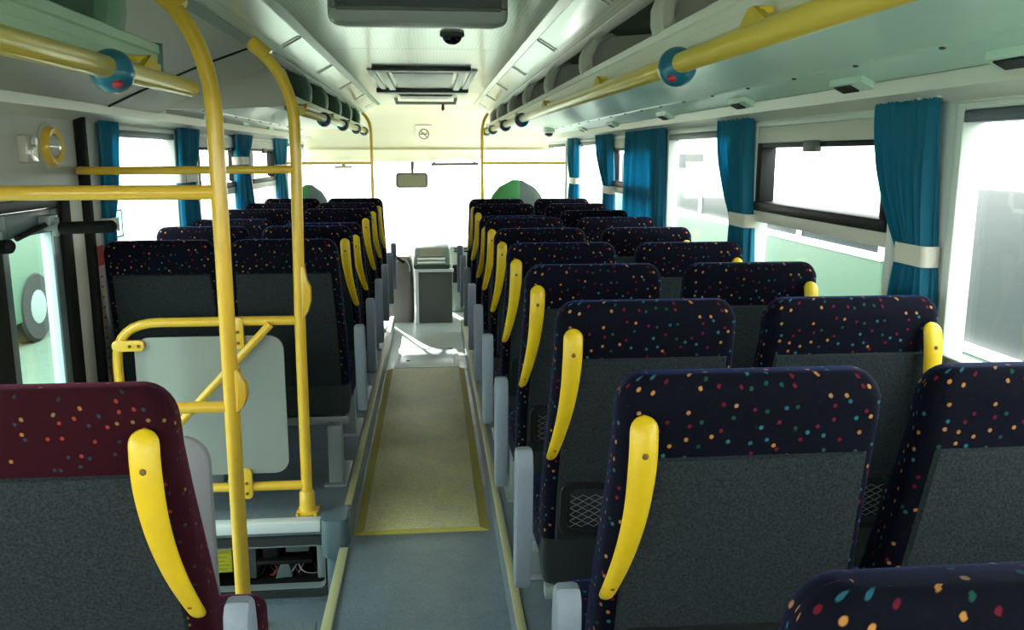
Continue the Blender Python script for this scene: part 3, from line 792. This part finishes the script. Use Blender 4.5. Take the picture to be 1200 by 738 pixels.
# ------------------------------------------------------------------ poles and partition by the door
PA = (-.617, 2.58)
pa = thing('stanchion', 'thick yellow pole nearest the maroon seat, curving up to the ceiling cove', 'pole', (PA[0], PA[1], PLAT), 'yellow stanchions')
r = .0235
top = arc3((PA[0], PA[1], H(.12)), (PA[0] - .005, PA[1], H(.32)), (-.735, PA[1], H(.435)), 10)
part('pole', MB().tube([(PA[0] - .004, PA[1], PLAT), (PA[0], PA[1], H(-.3))] + top, r, 18), M['pole'], pa)
part('cross_rail', MB().tube([(PA[0], PA[1], H(-.108)), (XL, PA[1] - .02, H(-.108))], .021, 16), M['pole'], pa, 'yellow rail running to the wall')
part('cross_rail', MB().tube([(PA[0], PA[1], H(-.757)), (-.96, PA[1], H(-.757))], .018, 14).ball((-.96, PA[1], H(-.757)), .018), M['pole'], pa, 'short yellow rail at hip height')
part('bell_housing', MB().prism([(PA[0] + .014, H(-.64)), (PA[0] + .026, H(-.635)), (PA[0] + .036, H(-.67)), (PA[0] + .048, H(-.685)), (PA[0] + .048, H(-.725)), (PA[0] + .036, H(-.755)), (PA[0] + .022, H(-.77)), (PA[0] + .014, H(-.77))], 'y', PA[1] - .022, PA[1] + .022, bevel=.006), M['pole'], pa, 'yellow bell push housing')
part('flange', MB().lathe([(.04, 0), (.042, .006), (.03, .012), (.025, .012)], (PA[0] - .004, PA[1], PLAT), 'z', 20), M['pole'], pa)
part('collar', MB().tube([(-.69, PA[1], H(.40)), (-.745, PA[1], H(.447))], .030, 16), M['pole'], pa)

PB = (-.545, 3.49)
pb = thing('stanchion', 'yellow pole with hoop frame carrying the grey screen beside the aisle', 'pole', (PB[0], PB[1], PLAT), 'yellow stanchions')
topb = arc3((PB[0] + .014, PB[1], H(.12)), (PB[0] + .010, PB[1], H(.30)), (-.665, PB[1], H(.405)), 10)
part('pole', MB().tube([(PB[0] - .004, PB[1], PLAT), (PB[0], PB[1], H(-.7)), (PB[0] + .014, PB[1], H(.0))] + topb, .0225, 18), M['pole'], pb)
part('flange', MB().lathe([(.045, 0), (.047, .008), (.034, .014), (.032, .09), (.026, .10)], (PB[0] - .004, PB[1], PLAT), 'z', 20), M['pole'], pb)
for a in range(4):
    an = PI / 4 + a * PI / 2
    part('bolt', MB().lathe([(.008, 0), (.008, .012), (.004, .014)], (PB[0] - .004 + .052 * math.cos(an), PB[1] + .052 * math.sin(an), PLAT), 'z', 8), M['pole'], pb)
part('bell_housing', MB().prism([(PB[0] + .012, H(-.44)), (PB[0] + .028, H(-.435)), (PB[0] + .036, H(-.50)), (PB[0] + .050, H(-.53)), (PB[0] + .050, H(-.585)), (PB[0] + .036, H(-.63)), (PB[0] + .02, H(-.655)), (PB[0] + .012, H(-.655))], 'y', PB[1] - .022, PB[1] + .022, bevel=.006), M['pole'], pb, 'yellow bell push housing')
part('cross_rail', MB().tube([(PB[0], PB[1], H(-.058)), (-1.30, PB[1], H(-.062)), (-1.38, PB[1] + .06, H(-.062)), (-1.412, PB[1] + .168, H(-.062))], .016, 14), M['pole'], pb, 'upper yellow rail running to the wall')
hp = [(PB[0], PB[1], H(-.665)), (-1.08, PB[1], H(-.665))] + arc3((-1.10, PB[1], H(-.665)), (-1.275, PB[1], H(-.665)), (-1.275, PB[1], H(-.82)), 8) + [(-1.275, PB[1], H(-1.2))] + arc3((-1.275, PB[1], H(-1.22)), (-1.275, PB[1], H(-1.375)), (-1.12, PB[1], H(-1.375)), 8) + [(PB[0], PB[1], H(-1.375))]
part('hoop', MB().tube(hp, .0195, 16), M['pole'], pb)
part('brace', MB().tube([(-.66, PB[1] - .025, H(-.675)), (-1.06, PB[1] - .085, H(-1.10))], .017, 14).ball((-1.06, PB[1] - .085, H(-1.10)), .017), M['pole'], pb, 'slanting yellow brace')
for x, z, vert in ((-1.235, -.755, 0), (-.79, -.70, 1), (-.79, -1.345, 1)):
    b = MB()
    if vert: b.prism(rrect(x - .022, x + .022, H(z - .075), H(z + .055), .018), 'y', PB[1] - .026, PB[1] - .008, bevel=.002)
    else: b.prism(rrect(x - .05, x + .075, H(z - .022), H(z + .022), .018), 'y', PB[1] - .026, PB[1] - .008, bevel=.002)
    for k in (0, 1):
        if vert: b.lathe([(.006, 0), (.007, -.005), (.004, -.007)], (x, PB[1] - .026, H(z - .05 + .045 * k)), 'y', 8, mi=1)
        else: b.lathe([(.006, 0), (.007, -.005), (.004, -.007)], (x + .055 - .035 * k, PB[1] - .026, H(z)), 'y', 8, mi=1)
    part('clip', b, [M['pole'], M['hole']], pb, 'bolted yellow clip')
sc = MB(); sc.prism(rrect(-1.205, -.615, H(-1.315), H(-.725), .06, 6), 'y', PB[1] - .008, PB[1] + .004)
sc.box(-1.225, -1.195, PB[1] - .008, PB[1] + .004, H(-.775), H(-.735)).box(-.81, -.77, PB[1] - .008, PB[1] + .004, H(-.735), H(-.715)).box(-.81, -.77, PB[1] - .008, PB[1] + .004, H(-1.325), H(-1.31))
part('screen_sheet', sc, M['gpanel'], pb, 'smooth pale grey screen sheet')
part('collar', MB().tube([(-.62, PB[1], H(.372)), (-.68, PB[1], H(.425))], .029, 16), M['pole'], pb)
# grey guard panel between the maroon seat and the door well
solo('guard_panel', MB().prism(rrect(-1.15, -.585, PLAT, H(-.715), .07, 6), 'y', 2.16, 2.19, bevel=.006), M['guard'], 'lilac grey guard panel standing in front of the maroon seat', 'panel')

# front stanchions with rails to the walls
def front_pole(x, sgn, wall, xe, label):
    y = 8.70
    t = thing('front_stanchion', label, 'pole', (x, y, 0.0), 'slim front stanchions')
    tp = arc3((x, y, H(.20)), (x, y, H(.34)), (xe, y, H(.40)), 8)
    part('pole', MB().tube([(x, y, 0.0), (x, y, H(-.5))] + tp, .016, 14), M['pole'], t)
    part('cross_rail', MB().tube([(x, y, H(-.085)), (wall, y, H(-.085))], .013, 12), M['pole'], t)
    part('flange', MB().lathe([(.035, 0), (.036, .006), (.02, .012)], (x, y, 0.0), 'z', 16), M['pole'], t)
front_pole(.512, 1, XR, .575, 'slim yellow front pole with rail to the window side opposite the door')
front_pole(-.585, -1, XL, -.665, 'slim yellow front pole with rail to the wall on the door side')

# ------------------------------------------------------------------ aisle mat and floor hatch
mt = thing('aisle_mat', 'worn yellow non-slip mat running along the middle of the aisle', 'mat', (-.06, 4.7, 0))
def slab(z0, z1, e0, e1):
    return [[(-.36 + e0, 3.50, z0), (.228 - e0, 3.50, z0), (.228 - e0, 6.40, z0), (-.36 + e0, 6.40, z0)], [(-.36 + e1, 3.51, z1), (.228 - e1, 3.51, z1), (.228 - e1, 6.39, z1), (-.36 + e1, 6.39, z1)]]
part('border', MB().loft(slab(0.0, .014, 0, .045)), M['matedge'], mt, 'olive sloping border')
part('tread', MB().box(-.317, .185, 3.515, 6.385, .010, .0155, .0015), M['mat'], mt)
ht = thing('floor_hatch', 'pale blue grey floor hatch in the aisle beyond the yellow mat', 'hatch', (-.06, 6.75, 0))
part('cover', MB().box(-.27, .15, 6.46, 7.08, 0.0, .006, .002), M['hatch'], ht)
part('rim', MB().box(-.31, -.275, 6.43, 7.11, 0, .009, .002).box(.155, .19, 6.43, 7.11, 0, .009, .002).box(-.275, .155, 7.085, 7.11, 0, .009, .002).box(-.275, .155, 6.43, 6.455, 0, .009, .002), M['alu'], ht)
part('lift_ring', MB().lathe([(.016, 0), (.016, .004), (.008, .005)], (-.21, 6.66, .006), 'z', 14), M['dgrey'], ht)
part('catch', MB().box(-.085, -.035, 7.05, 7.08, .006, .010, .002), M['dgrey'], ht)

# equipment bay fittings in the riser
YB = 3.41
eb = thing('equipment_bay', 'open equipment bay with dark rounded frame in the step face', 'equipment', (-.75, YB, bz0))
fr = MB()
def rr2(i, y): return [(a, y, b) for a, b in rrect(bx0 - .045 + i, bx1 + .045 - i, bz0 - .045 + i, bz1 + .035 - i, .065 - min(i, .04), 6)]
fr.loft([rr2(0, YB), rr2(.004, YB - .014), rr2(.036, YB - .014), rr2(.046, YB + .01)], True, False)
part('frame', fr, plain('dark_bay_frame', (.03, .034, .034), .45), eb)
part('inner_edge', MB().loft([rr2(.042, YB + .004), rr2(.043, YB - .012), rr2(.047, YB - .012), rr2(.049, YB + .03)], True, False), M['leg_grey'], eb, 'light metal inner edge')
part('module', MB().box(-.655, -.555, YB + .10, YB + .26, H(-1.69), H(-1.605), .006), M['boxgrey'], eb)
part('module', MB().box(-.75, -.68, YB + .08, YB + .22, H(-1.71), H(-1.62), .012), M['black'], eb)
part('shelf_plate', MB().box(-.77, -.54, YB + .06, YB + .29, H(-1.725), H(-1.707), .004), M['black'], eb)
part('module', MB().prism([(-.70, H(-1.80)), (-.625, H(-1.795)), (-.64, H(-1.735)), (-.675, H(-1.73))], 'y', YB + .08, YB + .20, bevel=.004), M['boxgrey'], eb)
part('module', MB().box(-.515, -.485, YB + .05, YB + .20, H(-1.79), H(-1.63), .005), M['leg_grey'], eb)
random.seed(5)
for k in range(11):
    x0 = random.uniform(-.80, -.54); x1 = x0 + random.uniform(-.10, .10)
    pts = arc3((x0, YB + .14, H(-1.725)), ((x0 + x1) / 2 + random.uniform(-.04, .04), YB + .04, H(-1.76 - random.uniform(0, .03))), (max(-.90, min(-.52, x1)), YB + .12, H(-1.797)), 8)
    part('cable', MB().tube(pts, .0024, 6), M[['wire_red', 'wire_white', 'black', 'wire_red', 'black', 'leg_grey', 'wire_red', 'black', 'wire_red', 'black', 'leg_grey'][k]], eb)
part('side_box', MB().box(-.86, -.775, YB + .07, YB + .25, H(-1.79), H(-1.62), .006).lathe([(.006, 0), (.006, -.006)], (-.79, YB + .07, H(-1.69)), 'y', 8), M['dgrey'], eb)
ys = MB().box(-.955, -.865, YB + .03, YB + .04, H(-1.735), H(-1.625), .002)
for k in range(5): ys.box(-.945, -.875 - .01 * (k % 3), YB + .0285, YB + .030, H(-1.65 - .018 * k), H(-1.645 - .018 * k), mi=1)
solo('warning_notice', ys, [M['sticker_y'], plain('notice_print', (.32, .30, .03), .5)], 'yellow printed notice inside the equipment bay', 'notice')

# ------------------------------------------------------------------ ceiling fittings
mo = thing('ceiling_monitor', 'grey fold-down monitor hanging from the ceiling above the aisle', 'monitor', (-.026, 2.5, H(.54)))
def mring(y, i, z0, z1): return [(a, y, b) for a, b in rrect(-.272 + i, .218 - i, z0 + i, z1, .028, 5)]
part('case', MB().loft([mring(2.62, .03, H(.372), H(.542)), mring(2.60, .008, H(.352), H(.542)), mring(2.46, 0, H(.345), H(.542)), mring(2.42, .004, H(.346), H(.542)), mring(2.41, .012, H(.352), H(.542))]), M['monitor'], mo)
part('screen', MB().prism(rrect(-.245, .195, H(.388), H(.53), .008), 'y', 2.402, 2.412), M['screen'], mo, 'black screen')
part('bezel', MB().box(-.262, -.245, 2.396, 2.412, H(.383), H(.54), .003).box(.195, .212, 2.396, 2.412, H(.383), H(.54), .003).box(-.245, .195, 2.396, 2.412, H(.378), H(.388), .003), M['dgrey'], mo)
cm = thing('dome_camera', 'small black dome camera on the ceiling beyond the monitor', 'camera', (.105, 4.05, H(.54)))
part('base_ring', MB().lathe([(.055, 0), (.056, -.012), (.048, -.018), (.02, -.018)], (.105, 4.05, H(.54)), 'z', 24), M['dgrey'], cm)
part('dome', MB().ball((.105, 4.05, H(.525)), .044, 20, 12, sc=(1, 1, .8)), M['screen'], cm)
cm = thing('dome_camera', 'dark dome camera in a white ring by the front corner opposite the door', 'camera', (1.17, 8.6, H(.22)))
part('base_ring', MB().lathe([(.06, .03), (.062, -.012), (.05, -.022), (.02, -.022)], (1.17, 8.6, H(.23)), 'z', 24), M['white'], cm)
part('dome', MB().ball((1.17, 8.6, H(.21)), .045, 20, 12, sc=(1, 1, .85)), M['screen'], cm)
ha = thing('roof_hatch', 'roof hatch with dark grille and crossbars in the ceiling', 'roof hatch', (-.07, 6.5, H(.54)))
part('front_bar', MB().box(-.36, .26, 5.55, 5.70, H(.515), H(.54), .006), M['dgrey'], ha)
part('rear_bar', MB().box(-.44, .32, 7.35, 7.55, H(.505), H(.54), .006), M['dgrey'], ha)
part('grille', MB().box(-.25, .16, 5.9, 7.1, H(.528), H(.545), .003), M['monitor'], ha)
part('side_rail', MB().box(-.33, -.28, 5.7, 7.35, H(.522), H(.545), .004).box(-.40, -.36, 5.7, 7.35, H(.530), H(.545), .004), M['white'], ha)
part('side_rail', MB().box(.19, .24, 5.7, 7.35, H(.522), H(.545), .004).box(.27, .31, 5.7, 7.35, H(.530), H(.545), .004), M['white'], ha)
hb = thing('air_vent', 'flat grey ceiling vent in front of the roof hatch', 'air vent', (-.06, 7.9, H(.54)))
part('cover', MB().prism([(-.30, H(.54)), (-.25, H(.50)), (.18, H(.50)), (.23, H(.54))], 'y', 7.75, 8.15, bevel=.005), M['monitor'], hb)
part('slot', MB().box(-.22, .15, 7.742, 7.752, H(.507), H(.517)).box(-.22, .15, 7.742, 7.752, H(.522), H(.532)), M['dgrey'], hb)
gl = thing('ceiling_grab_bar', 'dark bar with a hanging toggle at the front end of the ceiling', 'bar', (-.04, 8.6, H(.50)))
part('bar', MB().tube([(-.33, 8.62, H(.54)), (-.32, 8.6, H(.492)), (.24, 8.6, H(.492)), (.25, 8.62, H(.54))], .019, 12), M['monitor'], gl)
part('toggle', MB().tube([(.125, 8.6, H(.49)), (.125, 8.59, H(.44)), (.12, 8.585, H(.42))], [.01, .018, .008], 10), M['dgrey'], gl)
# windscreen fittings
mr = thing('rear_view_mirror', 'rear view mirror hanging in the middle of the windscreen', 'mirror', (-.22, 10.0, H(-.12)))
part('stem', MB().tube([(-.215, 10.06, H(-.09)), (-.215, 10.03, H(-.165)), (-.215, 9.99, H(-.21))], [.022, .018, .014], 10), M['mirror_rim'], mr)
part('case', MB().prism(rrect(-.405, -.04, H(-.375), H(-.205), .035, 5), 'y', 9.95, 10.0, bevel=.012), M['mirror_rim'], mr)
part('mirror_face', MB().prism(rrect(-.38, -.065, H(-.357), H(-.223), .022, 5), 'y', 9.943, 9.951), M['mirror'], mr)
vz = thing('visor_rod', 'long dark sun visor rod at the top of the windscreen', 'visor', (.28, 10.05, H(-.11)))
part('rod', MB().tube([(.0, 10.05, H(-.112)), (.55, 10.05, H(-.108))], .017, 10), M['mirror_rim'], vz)
part('mount', MB().box(.02, .05, 10.05, 10.12, H(-.12), H(-.085), .004).box(.49, .52, 10.05, 10.12, H(-.12), H(-.085), .004), M['mirror_rim'], vz)
vz = thing('visor_rod', 'short dark visor clip at the windscreen head on the door side', 'visor', (-1.0, 10.05, H(-.14)))
part('rod', MB().tube([(-1.10, 10.05, H(-.142)), (-.90, 10.05, H(-.140))], .015, 10), M['cover_grey'], vz)
part('mount', MB().box(-1.02, -.98, 10.05, 10.12, H(-.145), H(-.085), .004), M['cover_grey'], vz)
ns = thing('no_smoking_sign', 'small square no smoking sign on the cream panel above the windscreen', 'sign', (-.075, 9.9, H(.13)))
# the header leans: the plate follows its slope
def on_head(h): 
    tab = [(.55, 9.55), (.50, 9.72), (.40, 9.86), (.25, 9.95), (.10, 10.03), (-.03, 10.10)]
    for (h0, y0), (h1, y1) in zip(tab, tab[1:]):
        if h <= h0 and h >= h1: return y0 + (y1 - y0) * (h0 - h) / (h0 - h1)
    return 10.1
def head_plate(poly, off0, off1, mi, mb):
    a = [(x, on_head(h) - off0, H(h)) for x, h in poly]; b = [(x, on_head(h) - off1, H(h)) for x, h in poly]
    mb.loft([a, b], mi=mi)
pl = MB(); head_plate([(-.165, .155), (.015, .155), (.015, .205), (.015, .25), (.015, .322), (-.165, .322), (-.165, .25), (-.165, .205)], .004, .010, 0, pl)
part('plate', pl, plain('sign_plate', (.90, .84, .66), .4), ns)
pc = MB(); n = 28
for k in range(n):
    a0, a1 = 2 * PI * k / n, 2 * PI * (k + 1) / n
    q = [(-.075 + r_ * math.cos(a), .228 + r_ * math.sin(a)) for r_, a in ((.060, a0), (.060, a1), (.047, a1), (.047, a0))]
    pc.add([(x, on_head(h) - .0115, H(h)) for x, h in q], [[0, 1, 2, 3]])
for q in ([(-.12, .222), (-.035, .222), (-.035, .236), (-.12, .236)], [(-.03, .222), (-.022, .222), (-.022, .236), (-.03, .236)], [(-.118, .262), (-.109, .271), (-.032, .194), (-.041, .185)], [(-.04, .242), (-.033, .242), (-.043, .262), (-.05, .262)]):
    pc.add([(x, on_head(h) - .0118, H(h)) for x, h in q], [[0, 1, 2, 3]])
part('pictogram', pc, plain('sign_print', (.22, .17, .10), .5), ns)

# ------------------------------------------------------------------ driver's area
dc = thing('driver_console', 'dark grey driver console with sloping instrument top at the end of the aisle', 'console', (.02, 8.3, 0))
part('body', MB().prism([(-.145, 0), (.185, 0), (.185, H(-1.09)), (-.145, H(-1.12))], 'y', 8.22, 8.62, bevel=.01), M['console'], dc)
part('binnacle', MB().prism([(8.20, H(-1.085)), (8.20, H(-1.045)), (8.42, H(-.91)), (8.56, H(-.88)), (8.64, H(-.90)), (8.64, H(-1.1))], 'x', -.185, .165, bevel=.016), plain('binnacle_green', (.05, .085, .072), .4), dc, 'dark green binnacle hood')
def slope(x0, x1, t0, t1, off):  # quad on the sloping face, t along the slope
    p = Vector((0, 8.20, H(-1.045))); q = Vector((0, 8.42, H(-.91))); d = q - p; nrm = Vector((0, -d.z, d.y)).normalized()
    out = []
    for x, t in ((x0, t0), (x1, t0), (x1, t1), (x0, t1)):
        w = p + d * t - nrm * -off; out.append((x, w.y, w.z))
    return out
def slab_on(x0, x1, t0, t1, o0, o1):
    return MB().loft([slope(x0, x1, t0, t1, o0), slope(x0, x1, t0, t1, o1)])
part('display', slab_on(-.13, .10, .48, .95, -.004, .006), plain('console_display', (.24, .20, .16), .25), dc)
part('switch_row', slab_on(-.15, .12, .24, .36, -.004, .016), M['white'], dc)
part('switch_row', slab_on(-.15, .12, .05, .14, -.004, .014), M['white'], dc)
part('white_edge', MB().box(-.17, .20, 8.195, 8.24, H(-1.115), H(-1.085), .006).box(-.172, -.140, 8.20, 8.24, 0.0, H(-1.09), .006), M['white'], dc)
part('badge', MB().prism(rrect(-.0, .03, H(-1.24), H(-1.22), .006), 'y', 8.214, 8.22), M['dgrey'], dc)
ds = thing('dashboard', 'pale dashboard with switches beside the driver console', 'dashboard', (.6, 8.9, 0))
part('top', MB().prism([(8.75, H(-1.0)), (8.78, H(-.93)), (9.05, H(-.86)), (9.9, H(-.92)), (10.14, H(-1.1)), (10.14, H(-1.25)), (8.8, H(-1.2))], 'x', .17, XR - .02, bevel=.012), M['white'], ds)
part('lower_panel', MB().box(.19, XR - .03, 8.80, 10.1, 0.0, H(-1.2), .01), plain('dash_lower', (.18, .24, .22), .5), ds)
for k in range(4): part('switch', MB().box(.22 + (k % 2) * .10, .29 + (k % 2) * .10, 8.745, 8.762, H(-.985 + .028 * (k // 2)), H(-.970 + .028 * (k // 2)), .003), M['black'], ds)
part('hood', MB().prism([(8.85, H(-.96)), (8.9, H(-.92)), (9.3, H(-.89)), (9.35, H(-.94))], 'x', .15, 1.15, bevel=.012), M['trim_dark'], ds)
part('bin', MB().box(.20, .33, 8.72, 8.80, H(-1.30), H(-1.12), .008), M['black'], ds)
gc = thing('gear_cover', 'brownish grey gear housing with a black lever left of the driver console', 'gear housing', (-.3, 8.4, 0))
part('housing', MB().loft([[(x, y, 0.0) for x, y in rrect(-.455, -.195, 8.28, 8.95, .05)], [(x, y, H(-1.2)) for x, y in rrect(-.42, -.195, 8.30, 8.93, .05)], [(x, y, H(-1.02)) for x, y in rrect(-.40, -.21, 8.36, 8.90, .05)], [(x, y, H(-.985)) for x, y in rrect(-.38, -.23, 8.40, 8.86, .05)]]), M['cover_grey'], gc)
ov = MB(); pts = []
for k in range(25):
    a = 2 * PI * k / 24; z = H(-1.10) + .095 * math.sin(a); pts.append((-.30 + .075 * math.cos(a), 8.335 - .0 + (.02 if math.sin(a) > .5 else 0), z))
ov.tube(pts, .005, 6, cap=False)
part('gaiter_ring', ov, M['white'], gc)
part('lever', MB().tube([(-.30, 8.40, H(-1.05)), (-.285, 8.34, H(-1.03)), (-.37, 8.30, H(-.965))], [.012, .015, .017], 10).ball((-.37, 8.30, H(-.965)), .022), M['black'], gc)
def crew_seat(x, y, w, ztop, flip, label):
    t = thing('crew_seat', label, 'seat', (x, y, 0), 'front crew seats')
    rings = []; n = 14
    for k in range(n + 1):
        q = k / n
        z = .45 + (ztop - .45) * q
        hw_ = w * (1.0 if q < .55 else math.sqrt(max(.02, 1 - ((q - .55) / .45) ** 2.2)))
        th_ = .16 * (1 if q < .8 else math.sqrt(max(.05, 1 - ((q - .8) / .2) ** 2)))
        rings.append([(x + a, y + .14 * (1 - q) + b, z) for a, b in rrect(-hw_, hw_, -th_ / 2, th_ / 2, min(hw_, th_) * .45, 4)])
    part('backrest', MB().loft(rings), M['greyseat'], t)
    # green cloth cover over the inner two thirds of the back
    rg = []
    for k in range(4, n + 1):
        q = k / n; z = .45 + (ztop - .45) * q + .004
        hw_ = w * (1.0 if q < .55 else math.sqrt(max(.02, 1 - ((q - .55) / .45) ** 2.2))) + .004
        th_ = .16 * (1 if q < .8 else math.sqrt(max(.05, 1 - ((q - .8) / .2) ** 2))) + .012
        a, b = (-hw_, hw_ * .25) if flip > 0 else (-hw_ * .25, hw_)
        if flip < 0: a, b = -hw_, hw_ * .05
        rg.append([(x + u, y + .14 * (1 - q) + v, z) for u, v in rrect(a, b, -th_ / 2, th_ / 2, min((b - a) / 2, th_) * .45, 4)])
    part('cover', MB().loft(rg), M['greenseat'], t, 'green seat cover')
    part('cushion', MB().box(x - w, x + w, y + .15, y + .55, .38, .50, .03), M['greyseat'], t)
    part('pedestal', MB().box(x - .16, x + .16, y + .2, y + .55, 0.0, .38, .02), M['dgrey'], t)
crew_seat(.79, 7.95, .29, H(-.235), 1, 'green and grey domed driver seat behind the dashboard')
crew_seat(-1.17, 8.45, .20, H(-.29), -1, 'green and grey domed crew seat in the front corner on the door side')

# ------------------------------------------------------------------ outside
GZ = -1.0
struct('ground', MB().box(-60, 60, -40, 90, GZ - .1, GZ), M['ground'])
def coach(x, y0, y1, facing, body, label, zsill=.62, gh=.80, rh=.47, posts=True):
    """parked coach; x = its side facing us, facing +1 when it lies on +x"""
    t = thing('parked_coach', label, 'coach', (x + facing * 1.2, (y0 + y1) / 2, GZ), 'coaches parked outside')
    x1 = x + facing * 2.4; a, b = min(x, x1), max(x, x1)
    part('body', MB().prism(rrect(y0, y1, GZ + .35, GZ + zsill + 1.2, .10), 'x', a, b, bevel=.03), body, t)
    zb = GZ + zsill + 1.2
    part('roof', MB().prism(rrect(y0 + .03, y1 - .03, zb + gh - .02, zb + gh + rh, min(.16, rh * .45)), 'x', a + .05, b - .05, bevel=.05), M['bus_white'], t)
    part('glazing', MB().box(a + .03, b - .03, y0 + .06, y1 - .06, zb - .02, zb + gh + .02, .02), M['bus_glass'], t)
    y = y0 + .05; k = 0
    while y < y1 and posts:
        part('window_post', MB().box(a + .01, b - .01, y, y + .09, zb - .02, zb + gh + .02, .01), M['bus_white'], t); y += 1.55
    part('sill_strip', MB().box(a - .01, b + .01, y0 + .05, y1 - .05, zb - .03, zb + .03, .01), M['bus_white'], t)
    for wy in (y0 + 1.6, y1 - 2.0):
        for wx in (a + .12, b - .12):
            w = part('wheel', MB().lathe([(.2, -.14), (.46, -.14), (.5, -.10), (.5, .10), (.46, .14), (.2, .14)], (wx, wy, GZ + .5), 'x', 24), M['tyre'], t)
            part('hub', MB().lathe([(.2, -.15), (.24, -.145), (.24, .145), (.2, .15)], (wx, wy, GZ + .5), 'x', 16), M['leg_grey'], w)
    return t
coach(3.4, 0.2, 5.7, 1, M['bus_green'], 'green van with tall grey side glazing and white roof close outside the nearest window', zsill=.20, gh=1.0, rh=.35, posts=False)
coach(3.5, 6.3, 12.6, 1, M['bus_green'], 'green minibus with low white roof outside the second window from the back', gh=.30, rh=.30)
coach(4.4, 13.6, 22.0, 1, M['bus_turq'], 'turquoise coach parked further forward outside the windows')
coach(7.4, 24.0, 33.0, 1, M['bus_pink'], 'red coach standing far off beyond the turquoise one')
coach(-5.6, 5.5, 14.5, -1, M['bus_green'], 'pale green coach parked outside the door')
random.seed(3)

# ------------------------------------------------------------------ light, camera
w = bpy.data.worlds.new('World'); bpy.context.scene.world = w; w.use_nodes = True
nt = w.node_tree; bg = nt.nodes['Background']
tc = nt.nodes.new('ShaderNodeTexCoord'); sp = nt.nodes.new('ShaderNodeSeparateXYZ'); cr = nt.nodes.new('ShaderNodeValToRGB')
link(nt, tc.outputs['Generated'], sp.inputs[0]); link(nt, sp.outputs[2], cr.inputs[0])
cr.color_ramp.elements[0].position = 0.0; cr.color_ramp.elements[0].color = (1, .985, .94, 1)
cr.color_ramp.elements[1].position = 0.7; cr.color_ramp.elements[1].color = (.86, .93, 1, 1)
link(nt, cr.outputs[0], bg.inputs[0]); bg.inputs[1].default_value = 4.5
sd = bpy.data.lights.new('sun', 'SUN'); sd.energy = 14; sd.angle = math.radians(1.0); sd.color = (1, .96, .88)
so = bpy.data.objects.new('sun', sd); C.objects.link(so)
# from the front, a little to the door side, fairly high
dirn = Vector((.30, -1.0, -.455)).normalized()
so.rotation_euler = dirn.to_track_quat('-Z', 'Y').to_euler(); so.location = (0, 20, 12)

cam = bpy.data.cameras.new('camera'); co = bpy.data.objects.new('camera', cam); C.objects.link(co)
cam.sensor_fit = 'HORIZONTAL'; cam.sensor_width = 36; cam.lens = 36 * 1000 / 1200
cam.clip_start = 0.02; cam.clip_end = 300
f = 1000.0; th_ = math.atan(188 / f); ps = math.atan(95 / f * math.cos(th_))
fwd = Vector((math.sin(ps) * math.cos(th_), math.cos(ps) * math.cos(th_), -math.sin(th_)))
co.location = (0, 0, EYE); co.rotation_euler = fwd.to_track_quat('-Z', 'Y').to_euler()
S = bpy.context.scene; S.camera = co
S.view_settings.view_transform = 'Standard'; S.view_settings.look = 'None'
S.view_settings.exposure = 0.9; S.view_settings.gamma = 1; S.view_settings.use_curve_mapping = False
S.cycles.use_denoising = True
S.cycles.max_bounces = 14; S.cycles.diffuse_bounces = 8; S.cycles.glossy_bounces = 4; S.cycles.transparent_max_bounces = 16
S.cycles.sample_clamp_indirect = 8
